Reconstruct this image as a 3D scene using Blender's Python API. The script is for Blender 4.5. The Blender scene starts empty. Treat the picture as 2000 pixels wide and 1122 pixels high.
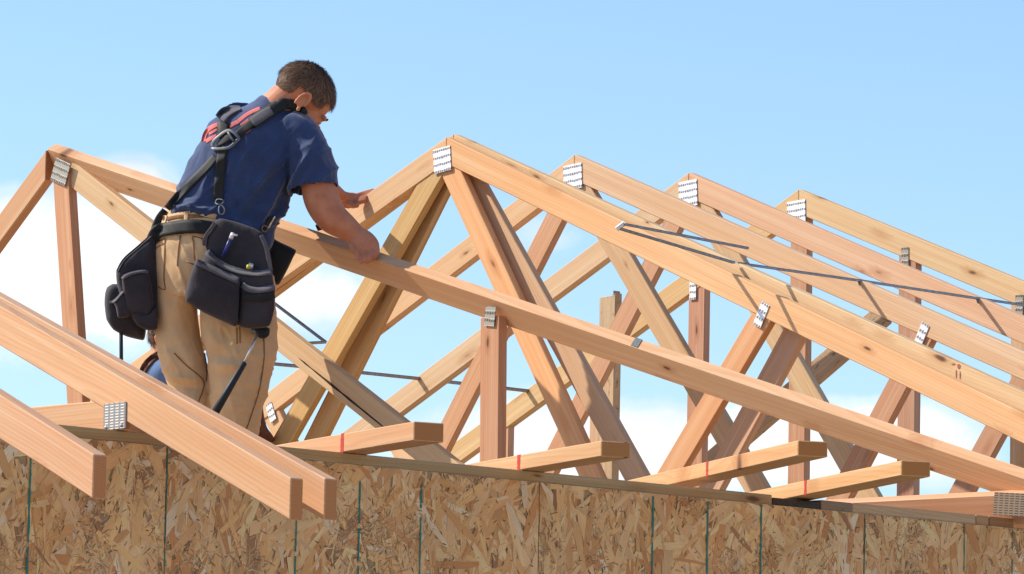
import bpy, bmesh, math, random
from mathutils import Vector, Matrix, noise
from mathutils.bvhtree import BVHTree
random.seed(7)
scene = bpy.context.scene
C = scene.collection

# ------------------------------------------------------------------ camera
F, PHI, RHO, TH = 9404.0, .121, .02, .755      # focal length in photo pixels, pitch, roll, bearing of the wall
CAMZ = 1.6
HP = 1.012                                      # wall plate above the lens
N = Vector((math.cos(TH), math.sin(TH), 0))     # along the wall
U = Vector((math.sin(TH), -math.cos(TH), 0))    # out of the wall, towards the street
P0 = Vector((-1.105, 11.083, CAMZ + HP))        # a point on the wall plate
CAM = Vector((0, 0, CAMZ))
C0 = N.dot(P0)

def ray(x, y):
    a, b = x - 1000, y - 561
    cr, sr = math.cos(RHO), math.sin(RHO)
    px, py = cr*a + sr*b, -sr*a + cr*b
    c, s = math.cos(PHI), math.sin(PHI)
    return Vector((px/F, c + py/F*s, s - py/F*c))

def at(x, y, d):                                # point seen at (x, y), d metres deep
    r = ray(x, y)
    return CAM + r*(d/r.y)

cam_d = bpy.data.cameras.new('camera')
cam = bpy.data.objects.new('camera', cam_d)
C.objects.link(cam)
cam_d.sensor_width = 36
cam_d.lens = F/2000*36
cam_d.clip_end = 5000
fw = Vector((0, math.cos(PHI), math.sin(PHI)))
up0 = Vector((0, -math.sin(PHI), math.cos(PHI)))
rt0 = Vector((1, 0, 0))
rt = rt0*math.cos(RHO) + up0*math.sin(RHO)
up = up0*math.cos(RHO) - rt0*math.sin(RHO)
cam.matrix_world = Matrix.Translation(CAM) @ Matrix((rt, up, -fw)).transposed().to_4x4()
scene.camera = cam

# ------------------------------------------------------------------ node helpers
class NT:
    def __init__(s, nt):
        s.nt = nt; nt.nodes.clear()
    def n(s, t, **k):
        o = s.nt.nodes.new(t)
        for a, v in k.items():
            if a == 'ins':
                for i, w in v.items(): s.set(o, i, w)
            else: setattr(o, a, v)
        return o
    def set(s, o, i, w):
        sock = o.inputs[i]
        if isinstance(w, bpy.types.NodeSocket): s.nt.links.new(w, sock)
        elif isinstance(w, bpy.types.Node): s.nt.links.new(w.outputs[0], sock)
        else: sock.default_value = w
    def math(s, op, a, b=None, c=None, clamp=False):
        o = s.n('ShaderNodeMath', operation=op, use_clamp=clamp)
        s.set(o, 0, a)
        if b is not None: s.set(o, 1, b)
        if c is not None: s.set(o, 2, c)
        return o.outputs[0]
    def vmath(s, op, a, b=None):
        o = s.n('ShaderNodeVectorMath', operation=op)
        s.set(o, 0, a)
        if b is not None: s.set(o, 1, b)
        return o.outputs['Value' if op in ('LENGTH', 'DOT_PRODUCT') else 'Vector']
    def ramp(s, fac, stops, interp='LINEAR'):
        o = s.n('ShaderNodeValToRGB')
        r = o.color_ramp; r.interpolation = interp
        while len(r.elements) < len(stops): r.elements.new(.5)
        for e, (p, c) in zip(r.elements, stops):
            e.position = p
            e.color = (c, c, c, 1) if isinstance(c, (int, float)) else (*c, 1)
        s.set(o, 0, fac)
        return o.outputs[0]
    def mix(s, fac, a, b, mode='MIX'):
        o = s.n('ShaderNodeMix', data_type='RGBA', blend_type=mode)
        s.set(o, 0, fac)
        for i, w in ((6, a), (7, b)):
            if isinstance(w, tuple) and len(w) == 3: w = (*w, 1)
            s.set(o, i, w)
        return o.outputs[2]
    def noise(s, vec, scale=1, detail=3, rough=.5, dist=0):
        o = s.n('ShaderNodeTexNoise', ins={'Scale': scale, 'Detail': detail, 'Roughness': rough, 'Distortion': dist})
        s.set(o, 'Vector', vec)
        return o
    def map(s, vec, scale=(1, 1, 1), loc=(0, 0, 0), rot=(0, 0, 0)):
        o = s.n('ShaderNodeMapping', ins={'Location': loc, 'Rotation': rot, 'Scale': scale})
        s.set(o, 'Vector', vec)
        return o.outputs[0]

def material(name):
    m = bpy.data.materials.new(name); m.use_nodes = True
    t = NT(m.node_tree)
    out = t.n('ShaderNodeOutputMaterial'); b = t.n('ShaderNodeBsdfPrincipled')
    t.nt.links.new(b.outputs[0], out.inputs[0])
    return m, t, b

def wood(name, weather=0.0):
    """sawn fir: growth rings, fibre streaks, knots; tinted by the board's own object colour"""
    m, t, b = material(name)
    tc = t.n('ShaderNodeTexCoord'); oi = t.n('ShaderNodeObjectInfo')
    rnd = oi.outputs['Random']
    off = t.n('ShaderNodeCombineXYZ')
    t.set(off, 0, t.math('MULTIPLY', rnd, 37.0))
    t.set(off, 1, t.math('MULTIPLY_ADD', rnd, .16, .03))
    t.set(off, 2, t.math('MULTIPLY_ADD', t.math('FRACT', t.math('MULTIPLY', rnd, 13.7)), .12, .015))
    v = t.vmath('ADD', tc.outputs['Object'], off.outputs[0])
    sep = t.n('ShaderNodeSeparateXYZ'); t.set(sep, 0, v)
    # knots: sparse cells along the board
    kv = t.map(v, (4.2, 15.0, .6))
    wob = t.noise(t.map(v, (9, 30, 3)), 1, 2)
    kv2 = t.vmath('ADD', kv, t.vmath('MULTIPLY', t.vmath('SUBTRACT', wob.outputs['Color'], (.5, .5, .5)), (.16, .22, .22)))
    vo = t.n('ShaderNodeTexVoronoi', ins={'Scale': 1.0, 'Randomness': 1.0}); t.set(vo, 'Vector', kv2)
    kd = vo.outputs['Distance']
    pick = t.n('ShaderNodeSeparateColor'); t.set(pick, 0, vo.outputs['Color'])
    sel = t.math('GREATER_THAN', pick.outputs[0], .38)
    rad = t.math('MULTIPLY_ADD', pick.outputs[1], .13, .06)
    kn = t.math('DIVIDE', kd, rad)
    core = t.math('MULTIPLY', t.ramp(kn, [(.35, 1), (.75, 0)]), sel)
    halo = t.math('MULTIPLY', t.ramp(t.math('MULTIPLY', kn, .4), [(.2, 1), (.75, 0)]), sel)
    # rings
    n1 = t.noise(t.map(v, (1.3, 5, 5)), 1, 2)
    n2 = t.noise(t.map(v, (.7, 1.5, 1.5)), 1, 1)
    yy = t.math('ADD', sep.outputs[1], t.math('MULTIPLY_ADD', n2.outputs[0], .14, -.07))
    zz = sep.outputs[2]
    r = t.math('SQRT', t.math('ADD', t.math('MULTIPLY', yy, yy), t.math('MULTIPLY', zz, zz)))
    ph = t.math('ADD', t.math('MULTIPLY', r, 125.0), t.math('MULTIPLY_ADD', n1.outputs[0], 4.0, t.math('MULTIPLY', halo, 2.2)))
    fr = t.math('FRACT', ph)
    late = t.ramp(fr, [(.0, 0), (.55, .25), (.86, 1), (.97, .9), (1, 0)])
    fib = t.noise(t.map(v, (2.2, 170, 170)), 1, 4, .65)
    blot = t.noise(t.map(v, (1.1, 9, 9)), 1, 3)
    strk = t.noise(t.map(v, (.9, 55, 55)), 1, 3, .6)
    # colour
    tint = oi.outputs['Color']
    g = t.math('ADD', t.math('MULTIPLY', late, .34), t.math('MULTIPLY_ADD', fib.outputs[0], .95, -.34), clamp=True)
    dark = t.mix(1.0, tint, (.72, .54, .40), 'MULTIPLY')
    c = t.mix(g, tint, dark)
    c = t.mix(t.ramp(blot.outputs[0], [(.35, 0), (.75, .55)]), c, t.mix(1.0, tint, (.93, .72, .53), 'MULTIPLY'))
    c = t.mix(t.ramp(blot.outputs[0], [(.2, .35), (.42, 0)]), c, t.mix(.35, tint, (.72, .56, .36)))
    c = t.mix(t.ramp(strk.outputs[0], [(.45, 0), (.75, .42)]), c, t.mix(1.0, tint, (.78, .58, .42), 'MULTIPLY'))
    c = t.mix(t.ramp(strk.outputs[0], [(.28, .35), (.46, 0)]), c, t.mix(.5, tint, (.80, .64, .42)))
    c = t.mix(t.math('MULTIPLY', halo, .60), c, t.mix(1.0, tint, (.62, .40, .26), 'MULTIPLY'))
    c = t.mix(t.math('MULTIPLY', core, .92), c, (.10, .040, .018))
    # sawn ends are browner (end grain drinks the light)
    ge = t.n('ShaderNodeTexCoord')
    if weather:
        st = t.noise(t.map(v, (2.5, 40, 40)), 1, 5, .7)
        c = t.mix(t.ramp(st.outputs[0], [(.40, 0), (.70, weather*.8)]), c, (.24, .175, .115))
        sp = t.noise(t.map(v, (30, 60, 60)), 1, 4, .7)
        c = t.mix(t.ramp(sp.outputs[0], [(.58, 0), (.68, weather)]), c, (.035, .028, .022))
    t.set(b, 'Base Color', c)
    t.set(b, 'Roughness', t.math('MULTIPLY_ADD', fib.outputs[0], .2, .55))
    t.set(b, 'Specular IOR Level', .25)
    bp = t.n('ShaderNodeBump', ins={'Strength': .25, 'Distance': .001})
    t.set(bp, 'Height', t.math('ADD', fib.outputs[0], t.math('MULTIPLY', late, .4)))
    t.set(b, 'Normal', bp)
    return m

def endgrain(name):
    m, t, b = material(name)
    tc = t.n('ShaderNodeTexCoord'); oi = t.n('ShaderNodeObjectInfo')
    v = t.vmath('ADD', tc.outputs['Object'], t.vmath('MULTIPLY', oi.outputs['Color'], (.3, .11, .05)))
    sep = t.n('ShaderNodeSeparateXYZ'); t.set(sep, 0, v)
    r = t.math('SQRT', t.math('ADD', t.math('MULTIPLY', sep.outputs[1], sep.outputs[1]), t.math('MULTIPLY', sep.outputs[2], sep.outputs[2])))
    nz = t.noise(v, 25, 3)
    fr = t.math('FRACT', t.math('MULTIPLY_ADD', r, 190.0, t.math('MULTIPLY', nz.outputs[0], 2.0)))
    f2 = t.noise(v, 400, 2)
    c = t.mix(t.math('MULTIPLY_ADD', f2.outputs[0], .5, t.math('MULTIPLY', fr, .4)), t.mix(1.0, oi.outputs['Color'], (.76, .55, .40), 'MULTIPLY'),
              t.mix(1.0, oi.outputs['Color'], (.50, .32, .20), 'MULTIPLY'))
    t.set(b, 'Base Color', c); t.set(b, 'Roughness', .85); t.set(b, 'Specular IOR Level', .1)
    return m

WOOD = wood('sawn fir'); OLD = wood('weathered fir', .75); END = endgrain('sawn end grain')

def plain(name, col, rough=.6, metal=0., var=.25, scale=60, bump=0., spec=.3, stretch=(1, 1, 1)):
    m, t, b = material(name)
    tc = t.n('ShaderNodeTexCoord')
    nz = t.noise(t.map(tc.outputs['Object'], stretch), scale, 5, .6)
    c = t.mix(t.ramp(nz.outputs[0], [(.3, 0), (.7, 1)]), tuple(x*(1-var) for x in col), tuple(min(1, x*(1+var)) for x in col))
    t.set(b, 'Base Color', c); t.set(b, 'Roughness', rough); t.set(b, 'Metallic', metal); t.set(b, 'Specular IOR Level', spec)
    if bump:
        bp = t.n('ShaderNodeBump', ins={'Strength': bump, 'Distance': .002}); t.set(bp, 'Height', nz.outputs[0]); t.set(b, 'Normal', bp)
    return m

def plate_mat(name, base, slot, wavy):
    """galvanised nail plate with rows of punched teeth"""
    m, t, b = material(name)
    tc = t.n('ShaderNodeTexCoord')
    sep = t.n('ShaderNodeSeparateXYZ'); t.set(sep, 0, tc.outputs['Object'])
    x, y = sep.outputs[0], sep.outputs[1]
    nz = t.noise(tc.outputs['Object'], 140, 3)
    if wavy:
        yy = t.math('ADD', y, t.math('MULTIPLY_ADD', nz.outputs[0], .011, -.0055))
        row = t.math('ABSOLUTE', t.math('SUBTRACT', t.math('FRACT', t.math('MULTIPLY', yy, 1/.0235)), .5))
        col = t.math('ABSOLUTE', t.math('SUBTRACT', t.math('FRACT', t.math('MULTIPLY', x, 1/.0105)), .5))
        msk = t.math('MULTIPLY', t.ramp(row, [(.10, 1), (.26, 0)]), t.ramp(t.math('ADD', col, t.math('MULTIPLY_ADD', nz.outputs[0], .5, -.25)), [(.08, .35), (.30, 1)]))
    else:
        row = t.math('ABSOLUTE', t.math('SUBTRACT', t.math('FRACT', t.math('MULTIPLY', y, 1/.0068)), .5))
        col = t.math('ABSOLUTE', t.math('SUBTRACT', t.math('FRACT', t.math('MULTIPLY', x, 1/.0195)), .5))
        msk = t.math('MULTIPLY', t.ramp(row, [(.18, 1), (.28, 0)]), t.ramp(col, [(.30, 1), (.36, 0)]))
    c = t.mix(t.math('MULTIPLY', msk, .92), t.mix(nz.outputs[0], tuple(q*.85 for q in base), base), slot)
    t.set(b, 'Base Color', c); t.set(b, 'Roughness', .5); t.set(b, 'Metallic', .15)
    bp = t.n('ShaderNodeBump', ins={'Strength': .6, 'Distance': .003}); t.set(bp, 'Height', msk); t.set(b, 'Normal', bp)
    return m
PLATE_BRIGHT = plate_mat('bright nail plate', (.86, .86, .88), (.16, .16, .18), True)
PLATE_GREY = plate_mat('grey nail plate', (.36, .325, .27), (.085, .07, .055), True)
PLATE_SLOT = plate_mat('slotted nail plate', (.27, .275, .285), (.70, .62, .52), False)
PLATE_TAN = plate_mat('tan nail plate', (.24, .155, .09), (.05, .032, .02), False)
STEEL = plain('blued steel strap', (.27, .265, .29), .42, .6, .3, 90)
SILVER = plain('bare steel', (.62, .62, .62), .35, .8, .15, 120)

# ------------------------------------------------------------------ object helpers
def tag(o, label=None, cat=None, group=None, kind=None):
    if label: o['label'] = label
    if cat: o['category'] = cat
    if group: o['group'] = group
    if kind: o['kind'] = kind
    return o

def thing(name, label, cat, loc, group=None):
    o = bpy.data.objects.new(name, None); C.objects.link(o); o.location = loc
    o.empty_display_size = .05
    return tag(o, label, cat, group)

def link(name, me, mats, parent=None, M=None, smooth=False, color=None):
    for m in (mats if isinstance(mats, (list, tuple)) else [mats]): me.materials.append(m)
    o = bpy.data.objects.new(name, me); C.objects.link(o)
    if M is None: M = Matrix.Identity(4)
    if parent is not None:
        o.parent = parent
        q = parent; loc = Vector()
        while q is not None: loc += q.location; q = q.parent   # things only carry a translation
        M = Matrix.Translation(-loc) @ M
    o.matrix_basis = M
    if smooth:
        for p in me.polygons: p.use_smooth = True
    if color: o.color = (*color, 1)
    return o

def link_bm(name, bm, mats, parent=None, M=None, smooth=False, color=None):
    me = bpy.data.meshes.new(name); bm.normal_update(); bm.to_mesh(me); bm.free()
    return link(name, me, mats, parent, M, smooth, color)

# wood tints (linear base colours of the boards)
PALE = (.74, .52, .31); PEACH = (.71, .48, .275); ORANGE = (.80, .45, .22); HONEY = (.66, .46, .225)
ROSE = (.60, .395, .255); BROWN = (.50, .27, .135); TAN = (.66, .49, .31); GREYW = (.42, .30, .19)

def prism(name, poly, thick, M, parent, mats=None, color=PEACH, bevel=.0022):
    """poly: outline in the board's own x (grain) / y plane, extruded to -z .. ends get end grain"""
    bm = bmesh.new()
    a = [bm.verts.new((x, y, 0)) for x, y in poly]
    b = [bm.verts.new((x, y, -thick)) for x, y in poly]
    bm.faces.new(a); bm.faces.new(b[::-1])
    n = len(poly)
    for i in range(n):
        j = (i+1) % n
        f = bm.faces.new((a[j], a[i], b[i], b[j]))
        d = Vector(poly[j]) - Vector(poly[i])
        if abs(d.x) < abs(d.y)*2.2: f.material_index = 1
    bmesh.ops.recalc_face_normals(bm, faces=bm.faces[:])
    if bevel:
        bmesh.ops.bevel(bm, geom=bm.edges[:], offset=bevel, segments=1, affect='EDGES', clamp_overlap=True)
    # long boards: a faint bow so that edges are not ruler straight
    return link_bm(name, bm, mats or [WOOD, END], parent, M, False, color)

class Plane:
    """upright plane of a truss: a = distance along the wall, s = distance inside the wall, z above the wall plate"""
    def __init__(s, a, yaw=0.0, scale=1.0):
        s.a = scale*(C0+a)-C0
        s.k = scale
        s.n = (N*math.cos(yaw) + U*math.sin(yaw)); s.u = (U*math.cos(yaw) - N*math.sin(yaw))
        s.o = P0 + N*s.a
    def px(s, x, y):
        r = ray(x, y); t = s.n.dot(s.o-CAM)/s.n.dot(r); P = CAM + r*t
        return Vector((-(P-s.o).dot(s.u), P.z-P0.z))
    def w(s, q): return s.o - s.u*q[0] + Vector((0, 0, q[1]))
    def board(s, name, p, q, parent, w=.089, t=.038, e=(0, 0), cut=(None, None), rec=0., color=PEACH, mats=None, shift=0.):
        """p, q: ends of the centre line in (s, z); e: extra length; cut: end-cut direction in (s, z); rec: set back from the face"""
        p, q = Vector(p), Vector(q)
        d = (q-p).normalized(); pr = Vector((-d.y, d.x))
        p = p - d*e[0] + pr*shift; q = q + d*e[1] + pr*shift
        L = (q-p).length
        h = w/2
        def off(c, y):
            if c is None: return 0.
            c = Vector(c); cx, cy = c.dot(d), c.dot(pr)
            return cx/cy*y
        poly = [(off(cut[0], -h), -h), (L+off(cut[1], -h), -h), (L+off(cut[1], h), h), (off(cut[0], h), h)]
        X = (-s.u*d.x + Vector((0, 0, d.y)))
        Z = -s.n
        Y = Z.cross(X)
        if Y.dot(-s.u*pr.x + Vector((0, 0, pr.y))) < 0:
            poly = [(x, -y) for x, y in poly][::-1]
        M = Matrix((X, Y, Z)).transposed().to_4x4()
        M.translation = s.w(p) + s.n*rec
        return prism(name, poly, t, M, parent, mats, color)
    def plate(s, cen, size, ang, parent, mat, t=.0025, nails=0):
        c, sn = math.cos(ang), math.sin(ang)
        X = -s.u*c*-1 + Vector((0, 0, sn)); Z = -s.n; Y = Z.cross(X)
        M = Matrix((X, Y, Z)).transposed().to_4x4(); M.translation = s.w(cen) - s.n*.0005
        bm = bmesh.new(); bmesh.ops.create_cube(bm, size=1)
        for v in bm.verts: v.co = Vector((v.co.x*size[0], v.co.y*size[1], (v.co.z+.5)*t))
        for (nx, ny) in ([(-.38, -.4), (.32, -.36)] if nails else []):
            g = bmesh.ops.create_uvsphere(bm, u_segments=10, v_segments=6, radius=.0055)
            for v in g['verts']: v.co = Vector((v.co.x+nx*size[0], v.co.y+ny*size[1], v.co.z*.6+t))
        return link_bm('nail_plate', bm, mat, parent, M)
# ------------------------------------------------------------------ roof trusses
def chord(pl, name, p, q, parent, e=(0, 0), cut=((0, 1), (0, 1)), w=.089, t=.038, color=PEACH, rec=0., roll=0.):
    """a board whose TOP edge runs from p to q"""
    p, q = Vector(p), Vector(q)
    d = (q-p).normalized(); pr = Vector((-d.y, d.x))
    sh = -w/2 if pr.y > 0 else w/2
    e = list(e)
    if roll:
        cut = (None, None)
    else:                                       # plumb cuts start exactly at the top edge's ends
        tt_ = -(pr.x*sh)/d.x
        e[0] -= tt_; e[1] += tt_
    o = pl.board(name, p, q, parent, w, t, e, cut, rec, color, None, sh)
    if roll:                                    # board turned about its upper front edge
        X = (-pl.u*d.x + Vector((0, 0, d.y)))
        piv = pl.w(p)
        W = Matrix.Translation(parent.location) @ o.matrix_basis
        ax = X if X.dot(U) > 0 else -X
        W = Matrix.Translation(piv) @ Matrix.Rotation(roll, 4, ax) @ Matrix.Translation(-piv) @ W
        o.matrix_basis = Matrix.Translation(-parent.location) @ W
    return o

SC = .92
K = dict(w=.082, t=.035)
def web(pl, pts, parent, e=(.05, .05), color=PEACH, rec=.003, w=.082, t=.029, mats=None):
    return pl.board('web', pl.px(*pts[0]), pl.px(*pts[1]), parent, w, t, e, (None, None), rec, color, mats)

TR = 'roof trusses standing on the walls'
def truss(pl, label, s0=1.0):
    return thing('roof_truss', label, 'roof truss', pl.w((s0, 0)), TR)

def chords(pl, t, peak, right, left, cr, cl, cb, s_end=5.75, er=.42, zb=.075, tail=-.45):
    pk, r, l = pl.px(*peak), pl.px(*right), pl.px(*left)
    def ext(p, q, s): return p + (q-p)*((s-p.x)/(q.x-p.x))
    chord(pl, 'top_chord', pk, ext(pk, r, tail), t, color=cr, **K)
    chord(pl, 'top_chord', pk, ext(pk, l, s_end+.4), t, color=cl, **K)
    pl.board('bottom_chord', (0.02, zb-.041), (s_end, zb-.041), t, .078, .029, (0, 0), (None, None), .003, cb)

# nearest of the standing trusses
A = Plane(4.83, 0, SC)
t = truss(A, 'orange truss with bright peak plate, nearest of the standing row')
chords(A, t, (872, 268), (2000, 808), (700, 391), (.77, .48, .25), PEACH, PEACH)
web(A, ((843, 342), (546, 864)), t, (.06, .35), (.62, .43, .19))
web(A, ((882, 345), (1105, 833)), t, (.06, .35), ORANGE, rec=.005)
web(A, ((1483, 622), (1336, 870)), t, (.05, .35), (.72, .41, .22), rec=.004)
A.plate(A.px(864.5, 313), (.083, .082), .10, t, PLATE_BRIGHT)
A.plate(A.px(1487.5, 615), (.036, .078), -.50, t, PLATE_BRIGHT)

B = Plane(4.885, 0, SC)
t = truss(B, 'paler truss doubled close behind the orange one, red knot on its top chord')
chords(B, t, (886, 262), (1967, 752), (712, 392), (.68, .50, .29), HONEY, PEACH)
web(B, ((794, 489), (608, 863)), t, (.32, .35), (.56, .37, .17))
web(B, ((915, 352), (1186, 840)), t, (.06, .35), (.62, .42, .26), rec=.005)
web(B, ((1518, 703), (1439, 850)), t, (.16, .35), (.62, .41, .28), rec=.004)
# red knot with resin streaks on its top chord
kp = B.px(1873, 716)
bm = bmesh.new()
for i, (dx, dz, rx, rz) in enumerate([(0, 0, .006, .008), (-.010, -.022, .002, .014), (.005, -.026, .0018, .013), (-.022, .008, .008, .002)]):
    g = bmesh.ops.create_circle(bm, cap_ends=True, segments=12, radius=1)
    for v in g['verts']: v.co = B.w((kp.x-dx, kp.y+dz)) + (-B.u*0 + B.u*v.co.x*rx + Vector((0, 0, v.co.y*rz))) - B.n*(.0012+.0001*i)
link_bm('knot', bm, plain('red knot', (.34, .10, .06), .6, 0, .4, 200), t)

T3 = Plane(5.44, 0, SC)
t = truss(T3, 'fan truss next after the doubled pair, bright plate at its peak')
chords(T3, t, (1122, 302), (2000, 688), (513, 773.5), (.68, .475, .30), PEACH, PEACH)
web(T3, ((1073, 440), (866, 850)), t, (.24, .3), (.62, .37, .22))
web(T3, ((1207, 500), (1468, 948)), t, (.42, .15), (.60, .42, .25), rec=.005)
web(T3, ((1798, 660), (1672, 900)), t, (.04, .35), (.56, .33, .21), rec=.004)
web(T3, ((521, 795), (545, 845)), t, (.02, .25), PEACH, rec=.004)
T3.plate(T3.px(1119.5, 346), (.088, .086), .06, t, PLATE_BRIGHT)
T3.plate(T3.px(1800.5, 654), (.034, .074), -.50, t, PLATE_BRIGHT)
T3.plate(T3.px(530, 806), (.034, .072), .45, t, PLATE_BRIGHT)

T4 = Plane(6.05, 0, SC)
t = truss(T4, 'fan truss just in front of the studded gable truss')
chords(T4, t, (1345, 337), (2000, 620), (731.7, 798), (.68, .445, .29), TAN, PEACH)
web(T4, ((1274, 509), (1101, 848)), t, (.26, .3), (.58, .34, .21))
web(T4, ((1416, 490), (1658, 914)), t, (.28, .3), (.60, .43, .25), rec=.005)
web(T4, ((1990, 748), (1923, 870)), t, (.16, .35), (.52, .31, .20), rec=.004)
web(T4, ((742, 810), (790, 900)), t, (.02, .2), PEACH, rec=.004)
T4.plate(T4.px(1344.5, 379), (.088, .092), .06, t, PLATE_BRIGHT)

G = Plane(6.66, 0, SC)
t = truss(G, 'farthest truss in the row, a gable truss filled with upright studs')
chords(G, t, (1560, 370), (2000, 551), (1050, 745), (.66, .48, .27), HONEY, PEACH)
pk = G.px(1560, 370)
rr, ll = G.px(2000, 551), G.px(1050, 745)
def gable_top(s):
    q = rr if s < pk.x else ll
    return pk.y + (q.y-pk.y)*(s-pk.x)/(q.x-pk.x)
for x, c in ((978, ROSE), (1165, ROSE), (1355.5, (.52, .29, .19)), (1554.5, (.52, .30, .19)), (1768, (.48, .28, .19)), (1989, (.60, .42, .24)), (800, ROSE), (2215, ROSE)):
    s_ = G.px(x, 830).x
    G.board('stud', (s_, .07), (s_, gable_top(s_)-.07), t, .082, .031, (0, 0), (None, None), .003, c)
G.plate(G.px(1556, 417), (.088, .09), .04, t, PLATE_BRIGHT)
G.plate(G.px(1354, 564), (.032, .082), 0, t, PLATE_BRIGHT)
G.plate(G.px(1768, 505), (.034, .075), 0, t, PLATE_GREY)
G.plate(G.px(1991, 598), (.034, .075), 0, t, PLATE_GREY)

# rough stake standing in front of the gable
SK = Plane(6.50, 0, SC)
st = SK.px(1184, 700).x
stz = SK.px(1184, 580).y
bm_poly = [(0, -.041), (stz+.012, -.041), (stz+.004, -.036), (stz+.022, -.030), (stz-.004, -.024), (stz+.002, -.012), (stz, .041), (0, .041)]
M = Matrix((Vector((0, 0, 1)), (-SK.n).cross(Vector((0, 0, 1))), -SK.n)).transposed().to_4x4(); M.translation = SK.w((st, 0))
o = prism('timber_stake', bm_poly, .036, M, None, [OLD, END], (.60, .46, .29))
tag(o, 'rough weathered stake with a splintered top poking above the rafters', 'stake')
# weathered brace leaning behind the gable studs
BR = Plane(6.95, 0, SC)
o = BR.board('timber_brace', BR.px(1722, 612), BR.px(1370, 915), None, .078, .036, (0, .3), (None, None), 0, (.50, .385, .26), [OLD, END])
tag(o, 'grey weathered diagonal brace crossing behind the gable studs', 'brace')

# the truss being set by the worker
Wp = Plane(3.44)
t = thing('roof_truss', 'brown truss held by the worker, its long chord crossing in front of the others', 'roof truss', Wp.w((2, 0)), TR)
wch = chord(Wp, 'top_chord', Wp.px(92, 291), Wp.px(2000, 935), t, color=(.65, .40, .225), e=(0, .05), roll=.60, t=.042)
chord(Wp, 'top_chord', Wp.px(90, 293), Wp.px(0, 417), t, color=(.58, .35, .20), e=(0, 1.40), w=.084)
Wp.board('post', Wp.px(118, 367), Wp.px(145, 790), t, .086, .035, (.05, .45), (None, None), .003, (.56, .30, .165))
wd = Wp.board('web', Wp.px(157, 358), Wp.px(835, 893), t, .082, .033, (.10, .15), (None, None), .014, (.60, .43, .25))
Wp.board('post', Wp.px(955, 640), Wp.px(953, 895), t, .086, .036, (.035, .16), (None, None), .003, (.54, .28, .155))
chord(Wp, 'bottom_chord', Wp.px(1932, 968), Wp.px(1692, 980), t, color=(.64, .37, .225), e=(.2, 3.9), roll=.42)
Wp.plate(Wp.px(119, 336.5), (.088, .082), -.36, t, PLATE_GREY)
Wp.plate(Wp.px(958, 618), (.046, .062), -.12, t, PLATE_GREY)
hp = Wp.plate(Wp.px(1982, 986), (.15, .064), -.08, t, PLATE_TAN)
# a long split in the web
a, b = Wp.px(577, 699), Wp.px(748, 838)
bm = bmesh.new()
nseg = 14; up_, dn_ = [], []
for i in range(nseg+1):
    f = i/nseg; q = a.lerp(b, f)
    wv = (.0035+.004*math.sin(math.pi*f))*(0.6+.5*noise.noise(Vector((f*9, 0, 0)))) if 0 < i < nseg else .0006
    up_.append(bm.verts.new(Wp.w((q.x, q.y+wv)) + Wp.n*.0132)); dn_.append(bm.verts.new(Wp.w((q.x, q.y-wv)) + Wp.n*.0132))
for i in range(nseg): bm.faces.new((up_[i], up_[i+1], dn_[i+1], dn_[i]))
link_bm('split', bm, plain('dark split', (.045, .02, .01), .9, 0, .3), t)
# grey tape over the top of the long chord
Mc = Matrix.Translation(t.location) @ wch.matrix_basis
inv = Mc.inverted()
g0 = inv @ Wp.w(Wp.px(1236, 668))
ysg = 1 if (Mc @ Vector((g0.x, .04, 0))).z > (Mc @ Vector((g0.x, -.04, 0))).z else -1
bm = bmesh.new(); bmesh.ops.create_cube(bm, size=1)
for v in bm.verts:
    v.co = Vector((g0.x+v.co.x*.030+v.co.z*.02, ysg*(.0445+.0012)+v.co.y*.0018, -.021+v.co.z*.040))
bm.transform(Mc)
link_bm('tape', bm, plain('grey tape', (.16, .175, .17), .5, .2, .4, 200), t)

# three trusses whose tails hang over the wall at the left
def tail_truss(a, label, c, top0, top1, yaw=0., plate=False):
    pl = Plane(a, yaw)
    t = thing('roof_truss', label, 'roof truss', pl.w((0, 0)), TR)
    p, q = pl.px(*top0), pl.px(*top1)
    d = (q-p)/(q.x-p.x)
    p2 = q + d*(3.3-q.x)
    chord(pl, 'top_chord', p2, q, t, color=c, cut=((0, 1), (0, 1)), w=.087)
    pl.board('bottom_chord', (.02-.02, .038), (4.5, .038), t, .073, .032, (0, 0), (None, None), .003, (.64, .40, .23))
    pl.board('post', (3.28, .05), (3.28, p2.y-.04), t, .086, .032, (0, 0), (None, None), .003, PEACH)
    return pl, t
pl, t = tail_truss(.26, 'pale truss with slotted plate at its heel, middle of the three overhanging tails', (.70, .42, .235), (0, 598), (568, 934))
pl.plate(pl.px(225.5, 813), (.082, .062), .02, t, PLATE_SLOT, nails=1)
tail_truss(.385, 'pale truss whose tail sticks out farthest right of the overhanging three', (.68, .42, .25), (0, 580), (635, 935))
tail_truss(-.37, 'truss cut by the left picture edge, its lone tail leftmost over the wall', (.70, .42, .25), (0, 772), (183, 888))

# ------------------------------------------------------------------ sheathed wall
wall = thing('house_wall', 'sheathed wall of flaked strand board under the trusses', 'wall', P0 - Vector((0, 0, P0.z)))
def wallM(k0, z0, s0=0.0):
    """local x along the wall, y up, z out of the wall"""
    M = Matrix((N, Vector((0, 0, 1)), U)).transposed().to_4x4()
    M.translation = P0 + N*k0 - U*s0 + Vector((0, 0, z0))
    return M
m, tt, bs = material('strand board')
at_ = tt.n('ShaderNodeVertexColor', layer_name='flake')
uvn = tt.n('ShaderNodeUVMap', uv_map='grain')
fb = tt.noise(tt.map(uvn.outputs[0], (9, 420, 1)), 1, 4, .65)
fl = tt.noise(tt.n('ShaderNodeTexCoord').outputs['Object'], 26, 5, .6)
c = tt.mix(tt.ramp(fb.outputs[0], [(.3, 0), (.72, .62)]), at_.outputs[0], tt.mix(1.0, at_.outputs[0], (.56, .44, .33), 'MULTIPLY'))
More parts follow.
